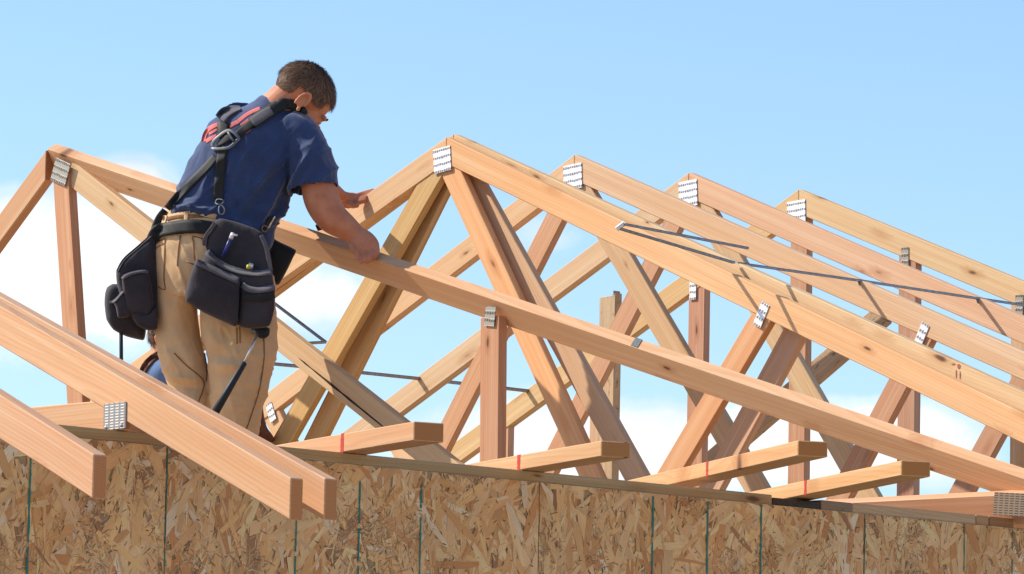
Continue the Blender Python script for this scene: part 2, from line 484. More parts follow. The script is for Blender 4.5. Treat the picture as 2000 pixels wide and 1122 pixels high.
c = tt.mix(tt.ramp(fl.outputs[0], [(.45, 0), (.75, .22)]), c, tt.mix(1.0, at_.outputs[0], (.66, .55, .44), 'MULTIPLY'))
pt_ = tt.noise(tt.n('ShaderNodeTexCoord').outputs['Object'], 3.2, 3, .55)
c = tt.mix(tt.ramp(pt_.outputs[0], [(.42, 0), (.70, .55)]), c, tt.mix(1.0, c, (.72, .64, .56), 'MULTIPLY'))
tt.set(bs, 'Base Color', c); tt.set(bs, 'Roughness', .62); tt.set(bs, 'Specular IOR Level', .3)
bp = tt.n('ShaderNodeBump', ins={'Strength': .5, 'Distance': .0015}); tt.set(bp, 'Height', fb.outputs[0]); tt.set(bs, 'Normal', bp)
OSB = m
GREEN = plain('green chalk line', (.012, .16, .125), .7, 0, .5, 300)

FLAKES = [(.58, .39, .19), (.60, .42, .23), (.53, .35, .175), (.63, .46, .27), (.50, .31, .145), (.56, .36, .19), (.51, .36, .21), (.61, .45, .27), (.47, .28, .13), (.44, .23, .10), (.54, .39, .24)]
def osb_panel(k0, k1, ztop, zbot, dense_to):
    rng = random.Random(int(k0*100)+991)
    bm = bmesh.new(); col = bm.loops.layers.float_color.new('flake'); uv = bm.loops.layers.uv.new('grain')
    def paint(f, c, ang, o):
        ca, sa = math.cos(ang), math.sin(ang)
        for l in f.loops:
            l[col] = (*c, 1)
            x, y = l.vert.co.x, l.vert.co.y
            l[uv].uv = ((x*ca+y*sa)+o, (-x*sa+y*ca)+o*1.7)
    W, H = k1-k0, ztop-zbot
    g = bmesh.ops.create_cube(bm, size=1)
    for v in g['verts']: v.co = Vector(((v.co.x+.5)*W, zbot+(v.co.y+.5)*H, (v.co.z-.5)*.011))
    for f in bm.faces: paint(f, (.40, .27, .14), .3, 0)
    def flake(x, y, L, wd, ang, c, z):
        ca, sa = math.cos(ang), math.sin(ang)
        pts = []
        n = rng.choice((2, 3, 3))
        for i in range(n+1):
            f = i/n; pts.append((-L/2+L*f, wd/2*rng.uniform(.55, 1.05)*(1 if 0 < i < n else rng.uniform(.25, 1))))
        for i in range(n, -1, -1):
            f = i/n; pts.append((-L/2+L*f+rng.uniform(-.006, .006), -wd/2*rng.uniform(.55, 1.05)*(1 if 0 < i < n else rng.uniform(.25, 1))))
        tx, ty = rng.uniform(-.004, .004), rng.uniform(-.006, .006)
        vs = []
        for px_, py_ in pts:
            X, Y = x+px_*ca-py_*sa, y+px_*sa+py_*ca
            X = min(max(X, .001), W-.001); Y = min(max(Y, zbot), ztop-.0005)
            vs.append(bm.verts.new((X, Y, z+px_*tx+py_*ty)))
        try: f = bm.faces.new(vs)
        except ValueError: return
        f.normal_update()
        if f.normal.z < 0: f.normal_flip()
        paint(f, c, ang, rng.uniform(0, 50))
    area = W*(ztop-dense_to)
    cnt = int(area*3400)
    for i in range(cnt):
        lay = i/cnt
        big = rng.random()
        if big < .42: L, wd = rng.uniform(.02, .07), rng.uniform(.004, .012)
        elif big > .74: L, wd = rng.uniform(.10, .19), rng.uniform(.016, .044)
        else: L, wd = rng.uniform(.05, .12), rng.uniform(.010, .026)
        ang = rng.gauss(math.pi/2, .62) if rng.random() < .75 else rng.uniform(0, math.pi)
        c = rng.choice(FLAKES); c = (c[0]*1.13, c[1]*.98, c[2]*.81); q = rng.uniform(1.14, 1.40)
        if rng.random() < .04: c = (.30, .15, .065)
        if rng.random() < .05: c = (.66, .50, .33)
        flake(rng.uniform(0, W), rng.uniform(dense_to, ztop), L, wd, ang, tuple(min(.86, v*q) for v in c), .0004+.0022*lay+rng.uniform(0, .0002))
    hot = [(rng.uniform(0, W), rng.uniform(dense_to, ztop)) for i in range(int(area*45)+1)]
    for i in range(int(area*5500)):          # shreds gathered in patches between the big strands
        hx, hy = rng.choice(hot)
        c = rng.choice(((.62, .42, .22), (.52, .29, .13), (.40, .20, .09), (.74, .54, .32), (.56, .34, .16), (.36, .19, .085)))
        flake(hx+rng.gauss(0, .035), min(ztop-.001, max(dense_to, hy+rng.gauss(0, .045))), rng.uniform(.005, .026), rng.uniform(.0012, .0042), rng.uniform(0, math.pi), c, .0026+rng.uniform(0, .0004))
    for i in range(int(area*420)):           # chips torn out and dark specks
        flake(rng.uniform(0, W), rng.uniform(dense_to, ztop), rng.uniform(.003, .016), rng.uniform(.0012, .0035), rng.uniform(0, math.pi), (.12, .062, .03), .0033)
    return link_bm('sheathing_panel', bm, [OSB], wall, wallM(k0, 0, 0))
S = .2032
seams = [-16*S, -10*S, -4*S, 2*S, 8*S, 14*S, 20*S, 26*S]
for i in range(len(seams)-1):
    k0, k1 = seams[i]+.0007, seams[i+1]-.0007
    vis = -2.2 < k1 and k0 < 4.5
    osb_panel(k0, k1, -.027, -P0.z+.15, -.62 if vis else -.58)
def chalk(k, z0, z1, wd):
    bm = bmesh.new(); rng = random.Random(int(k*999))
    n = 60; prev = None
    for i in range(n+1):
        z = z0+(z1-z0)*i/n; x = .0012*noise.noise(Vector((z*14, k, 0))) ; h = wd/2*rng.uniform(.55, 1.15)
        a, b = bm.verts.new((x-h, z, 0)), bm.verts.new((x+h, z, 0))
        if prev and rng.random() > .07: bm.faces.new((prev[0], prev[1], b, a))
        prev = (a, b)
    link_bm('chalk_line', bm, GREEN, wall, wallM(k, 0, -.0042))
for k, z0, wd in ((0, -.06, .006), (2, -.03, .003), (4, -.10, .006), (5, -.055, .006), (6, -.062, .006), (10, -.035, .0065), (11, -.035, .0065), (12, -.03, .007), (14, -.05, .0025), (16, -.028, .004), (17, -.03, .004), (-2, -.06, .005), (18, -.03, .005)):
    chalk(k*S, z0, -.75, wd)
# framing behind the sheathing and the plates on top of it
def plate_piece(name, k0, k1, z0, z1, s0, s1, color, mats=None):
    M = Matrix((N, Vector((0, 0, 1)), U)).transposed().to_4x4()
    M.translation = P0 + N*k0 - U*s0 + Vector((0, 0, z0))
    return prism(name, [(0, 0), (k1-k0, 0), (k1-k0, z1-z0), (0, z1-z0)], s1-s0, M, wall, mats, color)
BLACKW = plain('near-black wood', (.040, .029, .021), .7, 0, .4, 80)  # short near-black length of top plate below the fourth board
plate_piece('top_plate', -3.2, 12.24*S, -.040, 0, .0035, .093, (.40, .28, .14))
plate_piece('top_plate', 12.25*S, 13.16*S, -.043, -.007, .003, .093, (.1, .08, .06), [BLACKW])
plate_piece('top_plate', 13.17*S, 13.78*S, -.036, -.001, .0015, .093, (.26, .16, .09), [OLD, END])
plate_piece('top_plate', 13.79*S, 16.28*S, -.040, 0, .0035, .093, (.50, .33, .18))
plate_piece('top_plate', 16.29*S, 16.55*S, -.040, 0, .0035, .093, (.44, .28, .15))
plate_piece('top_plate', 16.56*S, 17.05*S, -.041, -.0005, .0025, .093, (.33, .17, .08))
plate_piece('top_plate', 17.06*S, 26*S, -.040, 0, .0035, .093, (.62, .32, .12))
plate_piece('top_plate', -3.2, 26*S, -.080, -.041, .004, .093, HONEY)
for i in range(-8, 14):
    k = i*.4064
    M = Matrix((Vector((0, 0, 1)), -N, U)).transposed().to_4x4(); M.translation = P0 + N*k - U*.005 + Vector((0, 0, -P0.z+.19))
    prism('stud', [(0, -.019), (P0.z-.271, -.019), (P0.z-.271, .019), (0, .019)], .088, M, wall, None, PEACH, 0)
plate_piece('sole_plate', -3.2, 26*S, -P0.z+.15, -P0.z+.188, .004, .093, HONEY)
m = plain('poured concrete', (.40, .38, .35), .9, 0, .15, 12, .3)
M = Matrix((N, Vector((0, 0, 1)), U)).transposed().to_4x4(); M.translation = P0 - N*3.25 - U*(-.002) + Vector((0, 0, -P0.z-.3))
o = prism('foundation', [(0, 0), (26*S+3.3, 0), (26*S+3.3, .448), (0, .448)], .20, M, None, [m, m], (1, 1, 1), .004)
tag(o, 'grey concrete footing under the sheathed wall', 'foundation')

# ------------------------------------------------------------------ short boards lying across the plate
def onz(x, y, z):
    r = ray(x, y); t_ = (z+HP)/r.z
    return CAM + r*t_
RED = plain('red crayon mark', (.46, .035, .02), .6, 0, .3, 150)
def cross_board(mark, end, endr, lift, c, back, label, th=.039):
    z = lift
    a, b = onz(*mark, z), onz(*end, z)
    e = onz(*endr, z)
    d = (b-a).normalized()
    r = Vector((d.y, -d.x, 0))
    if r.dot(e-b) < 0: r = -r
    wdt = .079
    X = d; Z = Vector((0, 0, 1)); Y = Z.cross(X)
    flip = Y.dot(r) < 0
    L = (b-a).length
    skew = 0
    poly = [(-back, 0), (L, 0), (L, wdt), (-back, wdt)]
    if flip: poly = [(x, -y) for x, y in poly][::-1]
    M = Matrix((X, Y, Z)).transposed().to_4x4(); M.translation = a + Vector((0, 0, th))
    o = prism('board', poly, th, M, None, None, c)
    tag(o, label, 'board', 'short flat boards lying across the wall plate')
    # crayon line drawn round the board where the wall plate is
    bm = bmesh.new(); n = 10; rng = random.Random(int(mark[0])); pv = None
    pts = [(0, th+.0005-(th+.001)*i/n) for i in range(n+1)]
    for i, (yy, zz) in enumerate(pts):
        h = rng.uniform(.007, .0105)
        pa, pb = bm.verts.new((-h, 0, zz)), bm.verts.new((h, 0, zz))
        if pv: bm.faces.new((pv[0], pv[1], pb, pa))
        pv = (pa, pb)
    for v in bm.verts: v.co = Vector((v.co.x, (.0006 if flip else -.0006), v.co.z-th))
    ta, tb = bm.verts.new((-.0065, 0, .0007)), bm.verts.new((.0065, 0, .0007))
    tc, td = bm.verts.new((.0045, -wdt if flip else wdt, .0007)), bm.verts.new((-.0055, -wdt if flip else wdt, .0007))
    bm.faces.new((ta, tb, tc, td))
    link_bm('crayon_mark', bm, RED, o, None).matrix_basis = Matrix.Identity(4)
    return o
cross_board((668, 884), (808, 861), (866, 853), .001, (.60, .36, .20), .95, 'short flat board with red mark and orange stain, leftmost of four', .046)
cross_board((1013, 919), (1174, 892), (1227, 891), .001, (.60, .38, .20), .95, 'short flat board with red mark, second from left, its end before two webs')
cross_board((1381, 931), (1558, 891), (1607, 895), .028, (.62, .37, .18), 1.0, 'short flat board with red mark, lifted off the plate so its underside shows')
cross_board((1573, 967), (1760, 929.5), (1809, 933), .001, (.62, .38, .18), .8, 'short flat board with red mark over the black plate, rightmost of four')

# ------------------------------------------------------------------ steel spacer bars
def bar(name, pts, r, parent=None, mat=STEEL):
    bm = bmesh.new()
    for i in range(len(pts)-1):
        a, b = Vector(pts[i]), Vector(pts[i+1])
        d = (b-a).normalized(); sd = d.cross(Vector((0, 0, 1))).normalized(); v_ = sd.cross(d).normalized()
        # channel section: web and two lips
        for (w0, w1, h0, h1) in ((-1, 1, -.25, .25), (-1, -.75, -.25, 1.1), (.75, 1, -.25, 1.1)):
            vs = []
            for P in (a, b):
                for (w_, h_) in ((w0, h0), (w1, h0), (w1, h1), (w0, h1)): vs.append(bm.verts.new(P + sd*w_*r + v_*(-h_)*r))
            for f in ((0, 1, 2, 3), (7, 6, 5, 4), (0, 4, 5, 1), (1, 5, 6, 2), (2, 6, 7, 3), (3, 7, 4, 0)): bm.faces.new([vs[j] for j in f])
    bmesh.ops.recalc_face_normals(bm, faces=bm.faces[:])
    return link_bm(name, bm, mat, parent)
def wp(pl, x, y, fwd=0): return pl.w(pl.px(x, y)) - pl.n*fwd
PF = Plane(4.83-.42, 0, SC)
hinge = wp(PF, 1212, 446)
root = thing('spacer_bar', 'folding steel spacing bar hinged over the right slopes of the trusses', 'spacing bar', wp(B, 1440, 515), None)
bar('rail', [wp(B, 1440, 513), wp(T3, 1679, 547), wp(T4, 1910, 582), wp(G, 2130, 614)], .0052, root)
bar('folded_rail', [hinge, wp(B, 1440, 513, .012)], .0052, root)
bar('folded_rail', [wp(PF, 1220, 437), wp(Plane(4.83-.42+.40, 0, SC), 1462, 484)], .0052, root)
bm = bmesh.new(); bmesh.ops.create_cone(bm, segments=10, radius1=.008, radius2=.008, depth=.03, cap_ends=True)
link_bm('hinge_pin', bm, SILVER, root, Matrix.Translation(hinge+Vector((0, 0, .006))) @ Matrix.Rotation(.9, 4, 'Y'))
bar('nail_hook', [wp(T3, 1679, 549, .004), wp(T3, 1681, 558, .004)], .0025, root)
bar('nail_hook', [wp(T4, 1910, 584, .004), wp(T4, 1912, 593, .004)], .0025, root)
root = thing('spacer_bar', 'folding steel spacing bar over the left slopes, seen between the webs below', 'spacing bar', wp(T4, 818, 738))
l0 = wp(T3, 606, 716, .012)
bar('rail', [wp(Plane(5.24, 0, SC), 530, 709), l0, wp(T4, 818, 738), wp(G, 1030, 762)], .008, root)
bar('folded_rail', [wp(T3, 642, 668, .01), wp(Plane(5.3, 0, SC), 530, 586)], .008, root)
bar('folded_rail', [wp(T3, 642, 668, .02), wp(Plane(5.2, 0, SC), 560, 671)], .008, root)

# ------------------------------------------------------------------ ground
m, t_, b_ = material('trodden soil')
tc = t_.n('ShaderNodeTexCoord')
nz = t_.noise(tc.outputs['Object'], 1.5, 8, .6)
t_.set(b_, 'Base Color', t_.ramp(nz.outputs[0], [(.3, (.46, .37, .26)), (.7, (.64, .53, .40))])); t_.set(b_, 'Roughness', .95)
bm = bmesh.new(); bmesh.ops.create_grid(bm, x_segments=1, y_segments=1, size=2500)
tag(link_bm('ground', bm, m), kind='structure')
# unseen subfloor inside the wall, added dark to cut bounce onto the undersides
m = plain('dark unseen subfloor', (.20, .125, .07), .9, 0, .3, 3)
M = Matrix((N, -U, Vector((0, 0, 1)))).transposed().to_4x4(); M.translation = P0 - N*3.2 - U*.1 + Vector((0, 0, -P0.z+.15))
bm = bmesh.new()
bm.faces.new([bm.verts.new(q) for q in ((0, 0, 0), (12, 0, 0), (12, 6, 0), (0, 6, 0))])
tag(link_bm('unseen_floor', bm, m, None, M), kind='structure')
# ------------------------------------------------------------------ people
D0 = 15.52
PXM = D0/F                                      # metres per photo pixel at the worker
def pt(x, y, d=0., D=None): return at(x, y, (D or D0)+d)

def cat(ps, f):
    """Catmull-Rom through tuples"""
    n = len(ps)-1; i = min(int(f), n-1); u = f-i
    p0, p1, p2, p3 = ps[max(i-1, 0)], ps[i], ps[i+1], ps[min(i+2, n)]
    return tuple(.5*((2*b)+(-a+c)*u+(2*a-5*b+4*c-d)*u*u+(-a+3*b-3*c+d)*u**3) for a, b, c, d in zip(p0, p1, p2, p3))

def tube(bm, rings, D=None, sub=5, seg=24, px=None):
    """rings: (x, y, d, half width px, half depth px[, slope of the cross-section])"""
    k = (D or D0)/F
    rs = [cat(rings, i/sub) for i in range((len(rings)-1)*sub+1)]
    C_ = [pt(r[0], r[1], r[2], D) for r in rs]
    prev = None; first = None
    for i, r in enumerate(rs):
        a, b = C_[max(i-1, 0)], C_[min(i+1, len(rs)-1)]
        tdir = (b-a).normalized()
        if len(r) > 5: wx = (rt - up*r[5]).normalized(); dp = fw
        else:
            wx = tdir.cross(fw)
            if wx.length < .2: wx = tdir.cross(Vector((0, 0, 1)))
            wx.normalize(); dp = wx.cross(tdir).normalized()
            if wx.dot(rt) < 0: wx = -wx
            if dp.dot(fw) < 0: dp = -dp
        vs = []
        for j in range(seg):
            th = 2*math.pi*j/seg
            vs.append(bm.verts.new(C_[i] + wx*math.cos(th)*r[3]*k + dp*math.sin(th)*r[4]*k))
        if prev:
            for j in range(seg): bm.faces.new((prev[j], prev[(j+1) % seg], vs[(j+1) % seg], vs[j]))
        else: first = vs
        prev = vs
    bm.faces.new(first[::-1]); bm.faces.new(prev)

def ell(bm, c, X, Y, Z, r, seg=20):
    g = bmesh.ops.create_uvsphere(bm, u_segments=seg, v_segments=seg//2, radius=1)
    for v in g['verts']:
        o = v.co.copy(); v.co = c + X*o.x*r[0] + Y*o.y*r[1] + Z*o.z*r[2]

def fuse(bm, voxel, smooth=6, fac=.5):
    """one continuous skin over everything in bm"""
    bmesh.ops.recalc_face_normals(bm, faces=bm.faces[:])
    me = bpy.data.meshes.new('tmp'); bm.to_mesh(me); bm.free()
    o = bpy.data.objects.new('tmp', me); C.objects.link(o)
    m = o.modifiers.new('r', 'REMESH'); m.mode = 'VOXEL'; m.voxel_size = voxel; m.use_smooth_shade = True
    if smooth:
        m = o.modifiers.new('s', 'SMOOTH'); m.factor = fac; m.iterations = smooth
    dg = bpy.context.evaluated_depsgraph_get(); dg.update()
    out = bpy.data.meshes.new_from_object(o.evaluated_get(dg))
    bpy.data.objects.remove(o); bpy.data.meshes.remove(me)
    return out

def proj(P):
    v = P - CAM
    a, b, c = v.dot(rt0), v.dot(up0), v.dot(fw)
    px, py = F*a/c, -F*b/c
    cr, sr = math.cos(RHO), math.sin(RHO)
    return 1000+cr*px-sr*py, 561+sr*px+cr*py

def in_poly(x, y, poly):
    r = False; j = len(poly)-1
    for i in range(len(poly)):
        (xi, yi), (xj, yj) = poly[i], poly[j]
        if (yi > y) != (yj > y) and x < (xj-xi)*(y-yi)/(yj-yi)+xi: r = not r
        j = i
    return r

def wrinkle(me, fn):
    ns = [v.normal.copy() for v in me.vertices]
    for v, n_ in zip(me.vertices, ns): v.co += n_*fn(v.co)
    me.update()

def bvh_of(me): return BVHTree.FromPolygons([v.co for v in me.vertices], [p.vertices[:] for p in me.polygons])
def hit(bv, x, y, dflt=None):
    r = ray(x, y).normalized()
    loc, n_, i_, d_ = bv.ray_cast(CAM, r)
    if loc is None:
        return dflt
    return loc

def ribbon(name, bvs, path, hw, mats, parent, lift=.004, thick=.003, sub=6, smooth=True):
    """a strap lying on a body: path of photo points (x, y[, half width]) dropped onto the surface"""
    if not isinstance(bvs, (list, tuple)): bvs = [bvs]
    ps = [(p_[0], p_[1], p_[2] if len(p_) > 2 else hw) for p_ in path]
    n = (len(ps)-1)*sub
    rows = []; lastd = None
    for i in range(n+1):
        x, y, h = cat(ps, i/sub)
        a, b = cat(ps, max(i/sub-.1, 0)), cat(ps, min(i/sub+.1, len(ps)-1))
        dx, dy = b[0]-a[0], b[1]-a[1]; L = math.hypot(dx, dy) or 1
        nx, ny = -dy/L, dx/L
        row = []
        for f in (-1, -.5, 0, .5, 1):
            q = (x+nx*h*f, y+ny*h*f)
            best = None
            for bv in bvs:
                l_ = hit(bv, *q)
                if l_ is not None and (best is None or l_.y < best.y): best = l_
            row.append((q, best.y if best else None))
        rows.append(row)
    ys = [c_[1] for r_ in rows for c_ in r_ if c_[1]]
    if not ys: return None
    for r_ in rows:
        g = [c_[1] for c_ in r_ if c_[1]]
        m_ = sum(g)/len(g) if g else (lastd or sum(ys)/len(ys)); lastd = m_
        for j, c_ in enumerate(r_): r_[j] = (c_[0], c_[1] if c_[1] else m_)
    for it in range(2):
        rows2 = []
        for i, r_ in enumerate(rows):
            a, b = rows[max(i-1, 0)], rows[min(i+1, n)]
            rows2.append([(c_[0], min(c_[1], (a[j][1]+c_[1]+b[j][1])/3)) for j, c_ in enumerate(r_)])
        rows = rows2
    bm = bmesh.new(); tv, bv_ = [], []
    for r_ in rows:
        tv.append([bm.verts.new(at(*c_[0], c_[1]-lift-thick*(1 if 0 < j < 4 else .75))) for j, c_ in enumerate(r_)])
        bv_.append([bm.verts.new(at(*c_[0], c_[1]-lift+.002)) for c_ in r_])
    for i in range(n):
        for j in range(4):
            bm.faces.new((tv[i][j], tv[i][j+1], tv[i+1][j+1], tv[i+1][j]))
            bm.faces.new((bv_[i][j], bv_[i+1][j], bv_[i+1][j+1], bv_[i][j+1]))
        for j in (0, 4): bm.faces.new((tv[i][j], tv[i+1][j], bv_[i+1][j], bv_[i][j]))
    for e_ in (0, n):
        for j in range(4): bm.faces.new((tv[e_][j], tv[e_][j+1], bv_[e_][j+1], bv_[e_][j]))
    bmesh.ops.recalc_face_normals(bm, faces=bm.faces[:])
    return link_bm(name, bm, mats, parent, None, smooth)

def smooth_outline(poly, sub=4):
    n = len(poly); out = []
    for i in range(n):
        p0, p1, p2, p3 = poly[i-1], poly[i], poly[(i+1) % n], poly[(i+2) % n]
        for k in range(sub):
            u = k/sub
            c_ = tuple(.5*((2*b)+(-a+c)*u+(2*a-5*b+4*c-d)*u*u+(-a+3*b-3*c+d)*u**3) for a, b, c, d in zip(p0, p1, p2, p3))
            l_ = tuple(b+(c-b)*u for b, c in zip(p1, p2))
            out.append(tuple(.55*a+.45*b for a, b in zip(c_, l_)))
    return out

def pillow(bm, poly, d, thick, D=None, puff=1.0, tilt=(0, 0), rough=0.0, seed=0):
    """soft bag: outline in photo points at depth d (front face nearer by thick)"""
    o = smooth_outline(poly)
    cx = sum(p_[0] for p_ in o)/len(o); cy = sum(p_[1] for p_ in o)/len(o)
    rows = []
    for sc, dp in ((.97, 0), (1.0, .12), (1.0, .42), (.985, .62), (.94, .80), (.84, .93), (.66, 1.0), (.40, 1.03*puff), (.15, 1.04*puff)):
        vs = []
        for (x, y) in o:
            X, Y = cx+(x-cx)*sc, cy+(y-cy)*sc
            dd = d - thick*dp + tilt[0]*(X-cx)*PXM + tilt[1]*(Y-cy)*PXM
            if rough and dp > .3:
                q = Vector((X*.018, Y*.018, seed)); q2 = Vector((X*.06+Y*.03, Y*.05, seed+3))
                dd += rough*(noise.noise(q)*1.2 + noise.noise(q2)*.5)
            vs.append(bm.verts.new(pt(X, Y, dd, D)))
        rows.append(vs)
    m_ = len(o)
    for a, b in zip(rows, rows[1:]):
        for j in range(m_): bm.faces.new((a[j], a[(j+1) % m_], b[(j+1) % m_], b[j]))
    bm.faces.new(rows[0][::-1]); bm.faces.new(rows[-1])
    bmesh.ops.recalc_face_normals(bm, faces=bm.faces[:])

def skin_mat(name, col):
    m, t, b = material(name)
    tc = t.n('ShaderNodeTexCoord')
    nz = t.noise(tc.outputs['Object'], 22, 5, .6); n2 = t.noise(tc.outputs['Object'], 180, 3)
    c = t.mix(t.ramp(nz.outputs[0], [(.3, 0), (.7, 1)]), tuple(x*y for x, y in zip(col, (.86, .74, .68))), tuple(x*y for x, y in zip(col, (1.12, 1.12, 1.12))))
    t.set(b, 'Base Color', c); t.set(b, 'Roughness', .58); t.set(b, 'Specular IOR Level', .3)
    t.set(b, 'Subsurface Weight', .04); t.set(b, 'Subsurface Radius', (.012, .005, .003)); t.set(b, 'Subsurface Scale', 1.0)
    bp = t.n('ShaderNodeBump', ins={'Strength': .3, 'Distance': .001}); t.set(bp, 'Height', n2.outputs[0]); t.set(b, 'Normal', bp)
    return m
def cloth(name, col, var=.18, weave=900, rough=.85, sheen=.25, fold=0.0):
    m, t, b = material(name)
    tc = t.n('ShaderNodeTexCoord')
    big = t.noise(tc.outputs['Object'], 7, 5, .6); wv = t.noise(tc.outputs['Object'], weave, 2)
    c = t.mix(t.ramp(big.outputs[0], [(.3, 0), (.7, 1)]), tuple(x*(1-var) for x in col), tuple(min(1, x*(1+var)) for x in col))
    c = t.mix(t.math('MULTIPLY', wv.outputs[0], .35), c, tuple(x*.6 for x in col))
    t.set(b, 'Base Color', c); t.set(b, 'Roughness', rough); t.set(b, 'Specular IOR Level', .2)
    t.set(b, 'Sheen Weight', sheen); t.set(b, 'Sheen Roughness', .5)
    hgt = t.noise(t.map(tc.outputs['Object'], (1, 1, .55)), 16, 4, .5, .6)
    bp0 = t.n('ShaderNodeBump', ins={'Strength': .35 if fold else .0, 'Distance': .012}); t.set(bp0, 'Height', hgt.outputs[0])
    bp = t.n('ShaderNodeBump', ins={'Strength': .35, 'Distance': .0008}); t.set(bp, 'Height', wv.outputs[0]); t.nt.links.new(bp0.outputs[0], bp.inputs['Normal'])
    t.set(b, 'Normal', bp)
    return m
SKIN = skin_mat('tanned skin', (.50, .20, .105))
NAVY = cloth('navy cotton', (.026, .048, .125), .25, 700, .9, .35, 1)
PRINT = cloth('faded red print', (.60, .13, .12), .35, 160)
KHAKI = cloth("tan duck canvas", (.64, .41, .215), .14, 700, .85, .1, 1)
STITCH = plain('brown stitching', (.20, .095, .04), .9, 0, .3)
POUCH = cloth('charcoal pouch nylon', (.038, .032, .039), .4, 500, .75, .12, 1)
WEBB = cloth('grey webbing', (.105, .092, .10), .25, 400, .8, .15)
BLACK = cloth('black webbing', (.016, .0165, .016), .3, 500, .6, .1)
BUCK = plain('dull grey buckle', (.13, .13, .135), .5, .4, .15)
LEATH = plain('brown leather', (.13, .048, .025), .6, 0, .35, 30, .2)
DENIM = cloth('blue denim', (.13, .22, .40), .2, 500, .85, .2, 1)
HAIRM = None

def head(bm, c, f, u, s=1.0):
    """skull, face, ears; f = where the nose points, u = crown"""
    f = f.normalized(); r = f.cross(u).normalized(); u = r.cross(f).normalized()
    def E(x, y, z, rx, ry, rz, seg=20): ell(bm, c + (r*x + f*y + u*z)*s, r, f, u, (rx*s, ry*s, rz*s), seg)
    E(0, -.012, .030, .075, .096, .082, 28)         # skull
    E(0, .040, -.030, .056, .056, .078)             # face
    E(0, .040, -.088, .042, .044, .030)             # jaw
    E(0, .078, -.104, .020, .018, .016)             # chin
    E(0, .100, -.030, .011, .013, .026)             # bridge of the nose
    E(0, .113, -.047, .015, .014, .012)             # tip
    E(.031, .083, .012, .024, .012, .009); E(-.031, .083, .012, .024, .012, .009)    # brow
    E(.044, .066, -.036, .020, .018, .018); E(-.044, .066, -.036, .020, .018, .018)  # cheekbones
    E(.030, .083, -.008, .013, .009, .007); E(-.030, .083, -.008, .013, .009, .007)  # closed lids
    E(0, .094, -.072, .023, .010, .0055); E(0, .092, -.081, .020, .010, .006)        # lips
    for sx in (1, -1):                              # ears
        for i in range(12):
            a = -1.9+i*.36
            E(sx*(.080+.005*math.sin(i*.3)), -.008-.021*math.cos(a+1.2)*.75, -.018+.031*math.sin(a+1.2), .0065, .0065, .0065, 8)
        E(sx*.074, -.006, -.018, .006, .015, .024, 12)
        E(sx*.079, .002, -.045, .006, .008, .009, 10)
    return r, f, u

def fingers(bm, chains, D=None):
    for ch in chains:
        pts = [(x, y, d, w_, w_) for x, y, d, w_ in ch]
        tube(bm, pts, D, 4, 10)
        for x, y, d, w_ in (ch[0], ch[-1]):
            k = (D or D0)/F
            ell(bm, pt(x, y, d, D), rt, fw, up, (w_*k, w_*k, w_*k), 10)

# ---- the worker -----------------------------------------------------------
HC = pt(588, 198, .02)
HF = (rt*.62 + fw*.27 - Vector((0, 0, .74))).normalized()
HU = (rt*.68 + fw*.18 + Vector((0, 0, .70))).normalized()
bm = bmesh.new()
hr, hf, hu = head(bm, HC, HF, HU, 1.04)
tube(bm, [(520, 250, .02, 50, 44), (543, 216, .02, 42, 42), (562, 197, .02, 40, 40), (582, 184, .02, 40, 40)], sub=4)        # neck
TORSO = [(428, 454, 0, 106, 68, .20), (446, 402, 0, 104, 70, .22), (464, 355, 0, 101, 75, .26), (484, 312, 0, 101, 76, .30), (503, 268, 0, 102, 72, .30), (520, 236, .01, 86, 58, .22), (536, 214, .02, 56, 48, .22), (553, 198, .025, 44, 46, .34)]
tube(bm, [(x, y, d, a-15, b-14, s_) for x, y, d, a, b, s_ in TORSO])
# near arm
tube(bm, [(588, 262, -.03, 30, 30), (606, 305, -.05, 33, 33), (618, 352, -.06, 33, 33), (629, 392, -.07, 35, 33), (648, 424, -.08, 32, 30), (674, 444, -.085, 26, 25), (696, 461, -.085, 20.5, 19), (705, 470, -.085, 20, 17)], sub=5)
hd = -.10
tube(bm, [(698, 462, hd+.01, 21, 16), (709, 473, hd, 25, 15), (718, 484, hd-.01, 25, 13), (721, 490, hd-.012, 22, 11)], sub=4, seg=18)
fingers(bm, [
    [(731, 472, hd-.005, 6.5), (736, 484, hd-.02, 6.2), (735, 497, hd-.03, 5.8), (728, 505, hd-.03, 5.2)],
    [(722, 482, hd-.012, 6.8), (727, 494, hd-.03, 6.4), (724, 505, hd-.037, 6.0), (717, 511, hd-.036, 5.4)],
    [(711, 487, hd-.012, 6.8), (714, 498, hd-.03, 6.4), (711, 507, hd-.037, 6.0), (705, 512, hd-.036, 5.2)],
    [(699, 485, hd-.008, 6.0), (700, 494, hd-.024, 5.6), (698, 502, hd-.030, 5.2), (694, 506, hd-.03, 4.6)],
    [(690, 470, hd+.0, 7.2), (687, 481, hd-.012, 6.6), (690, 491, hd-.02, 5.8)]])
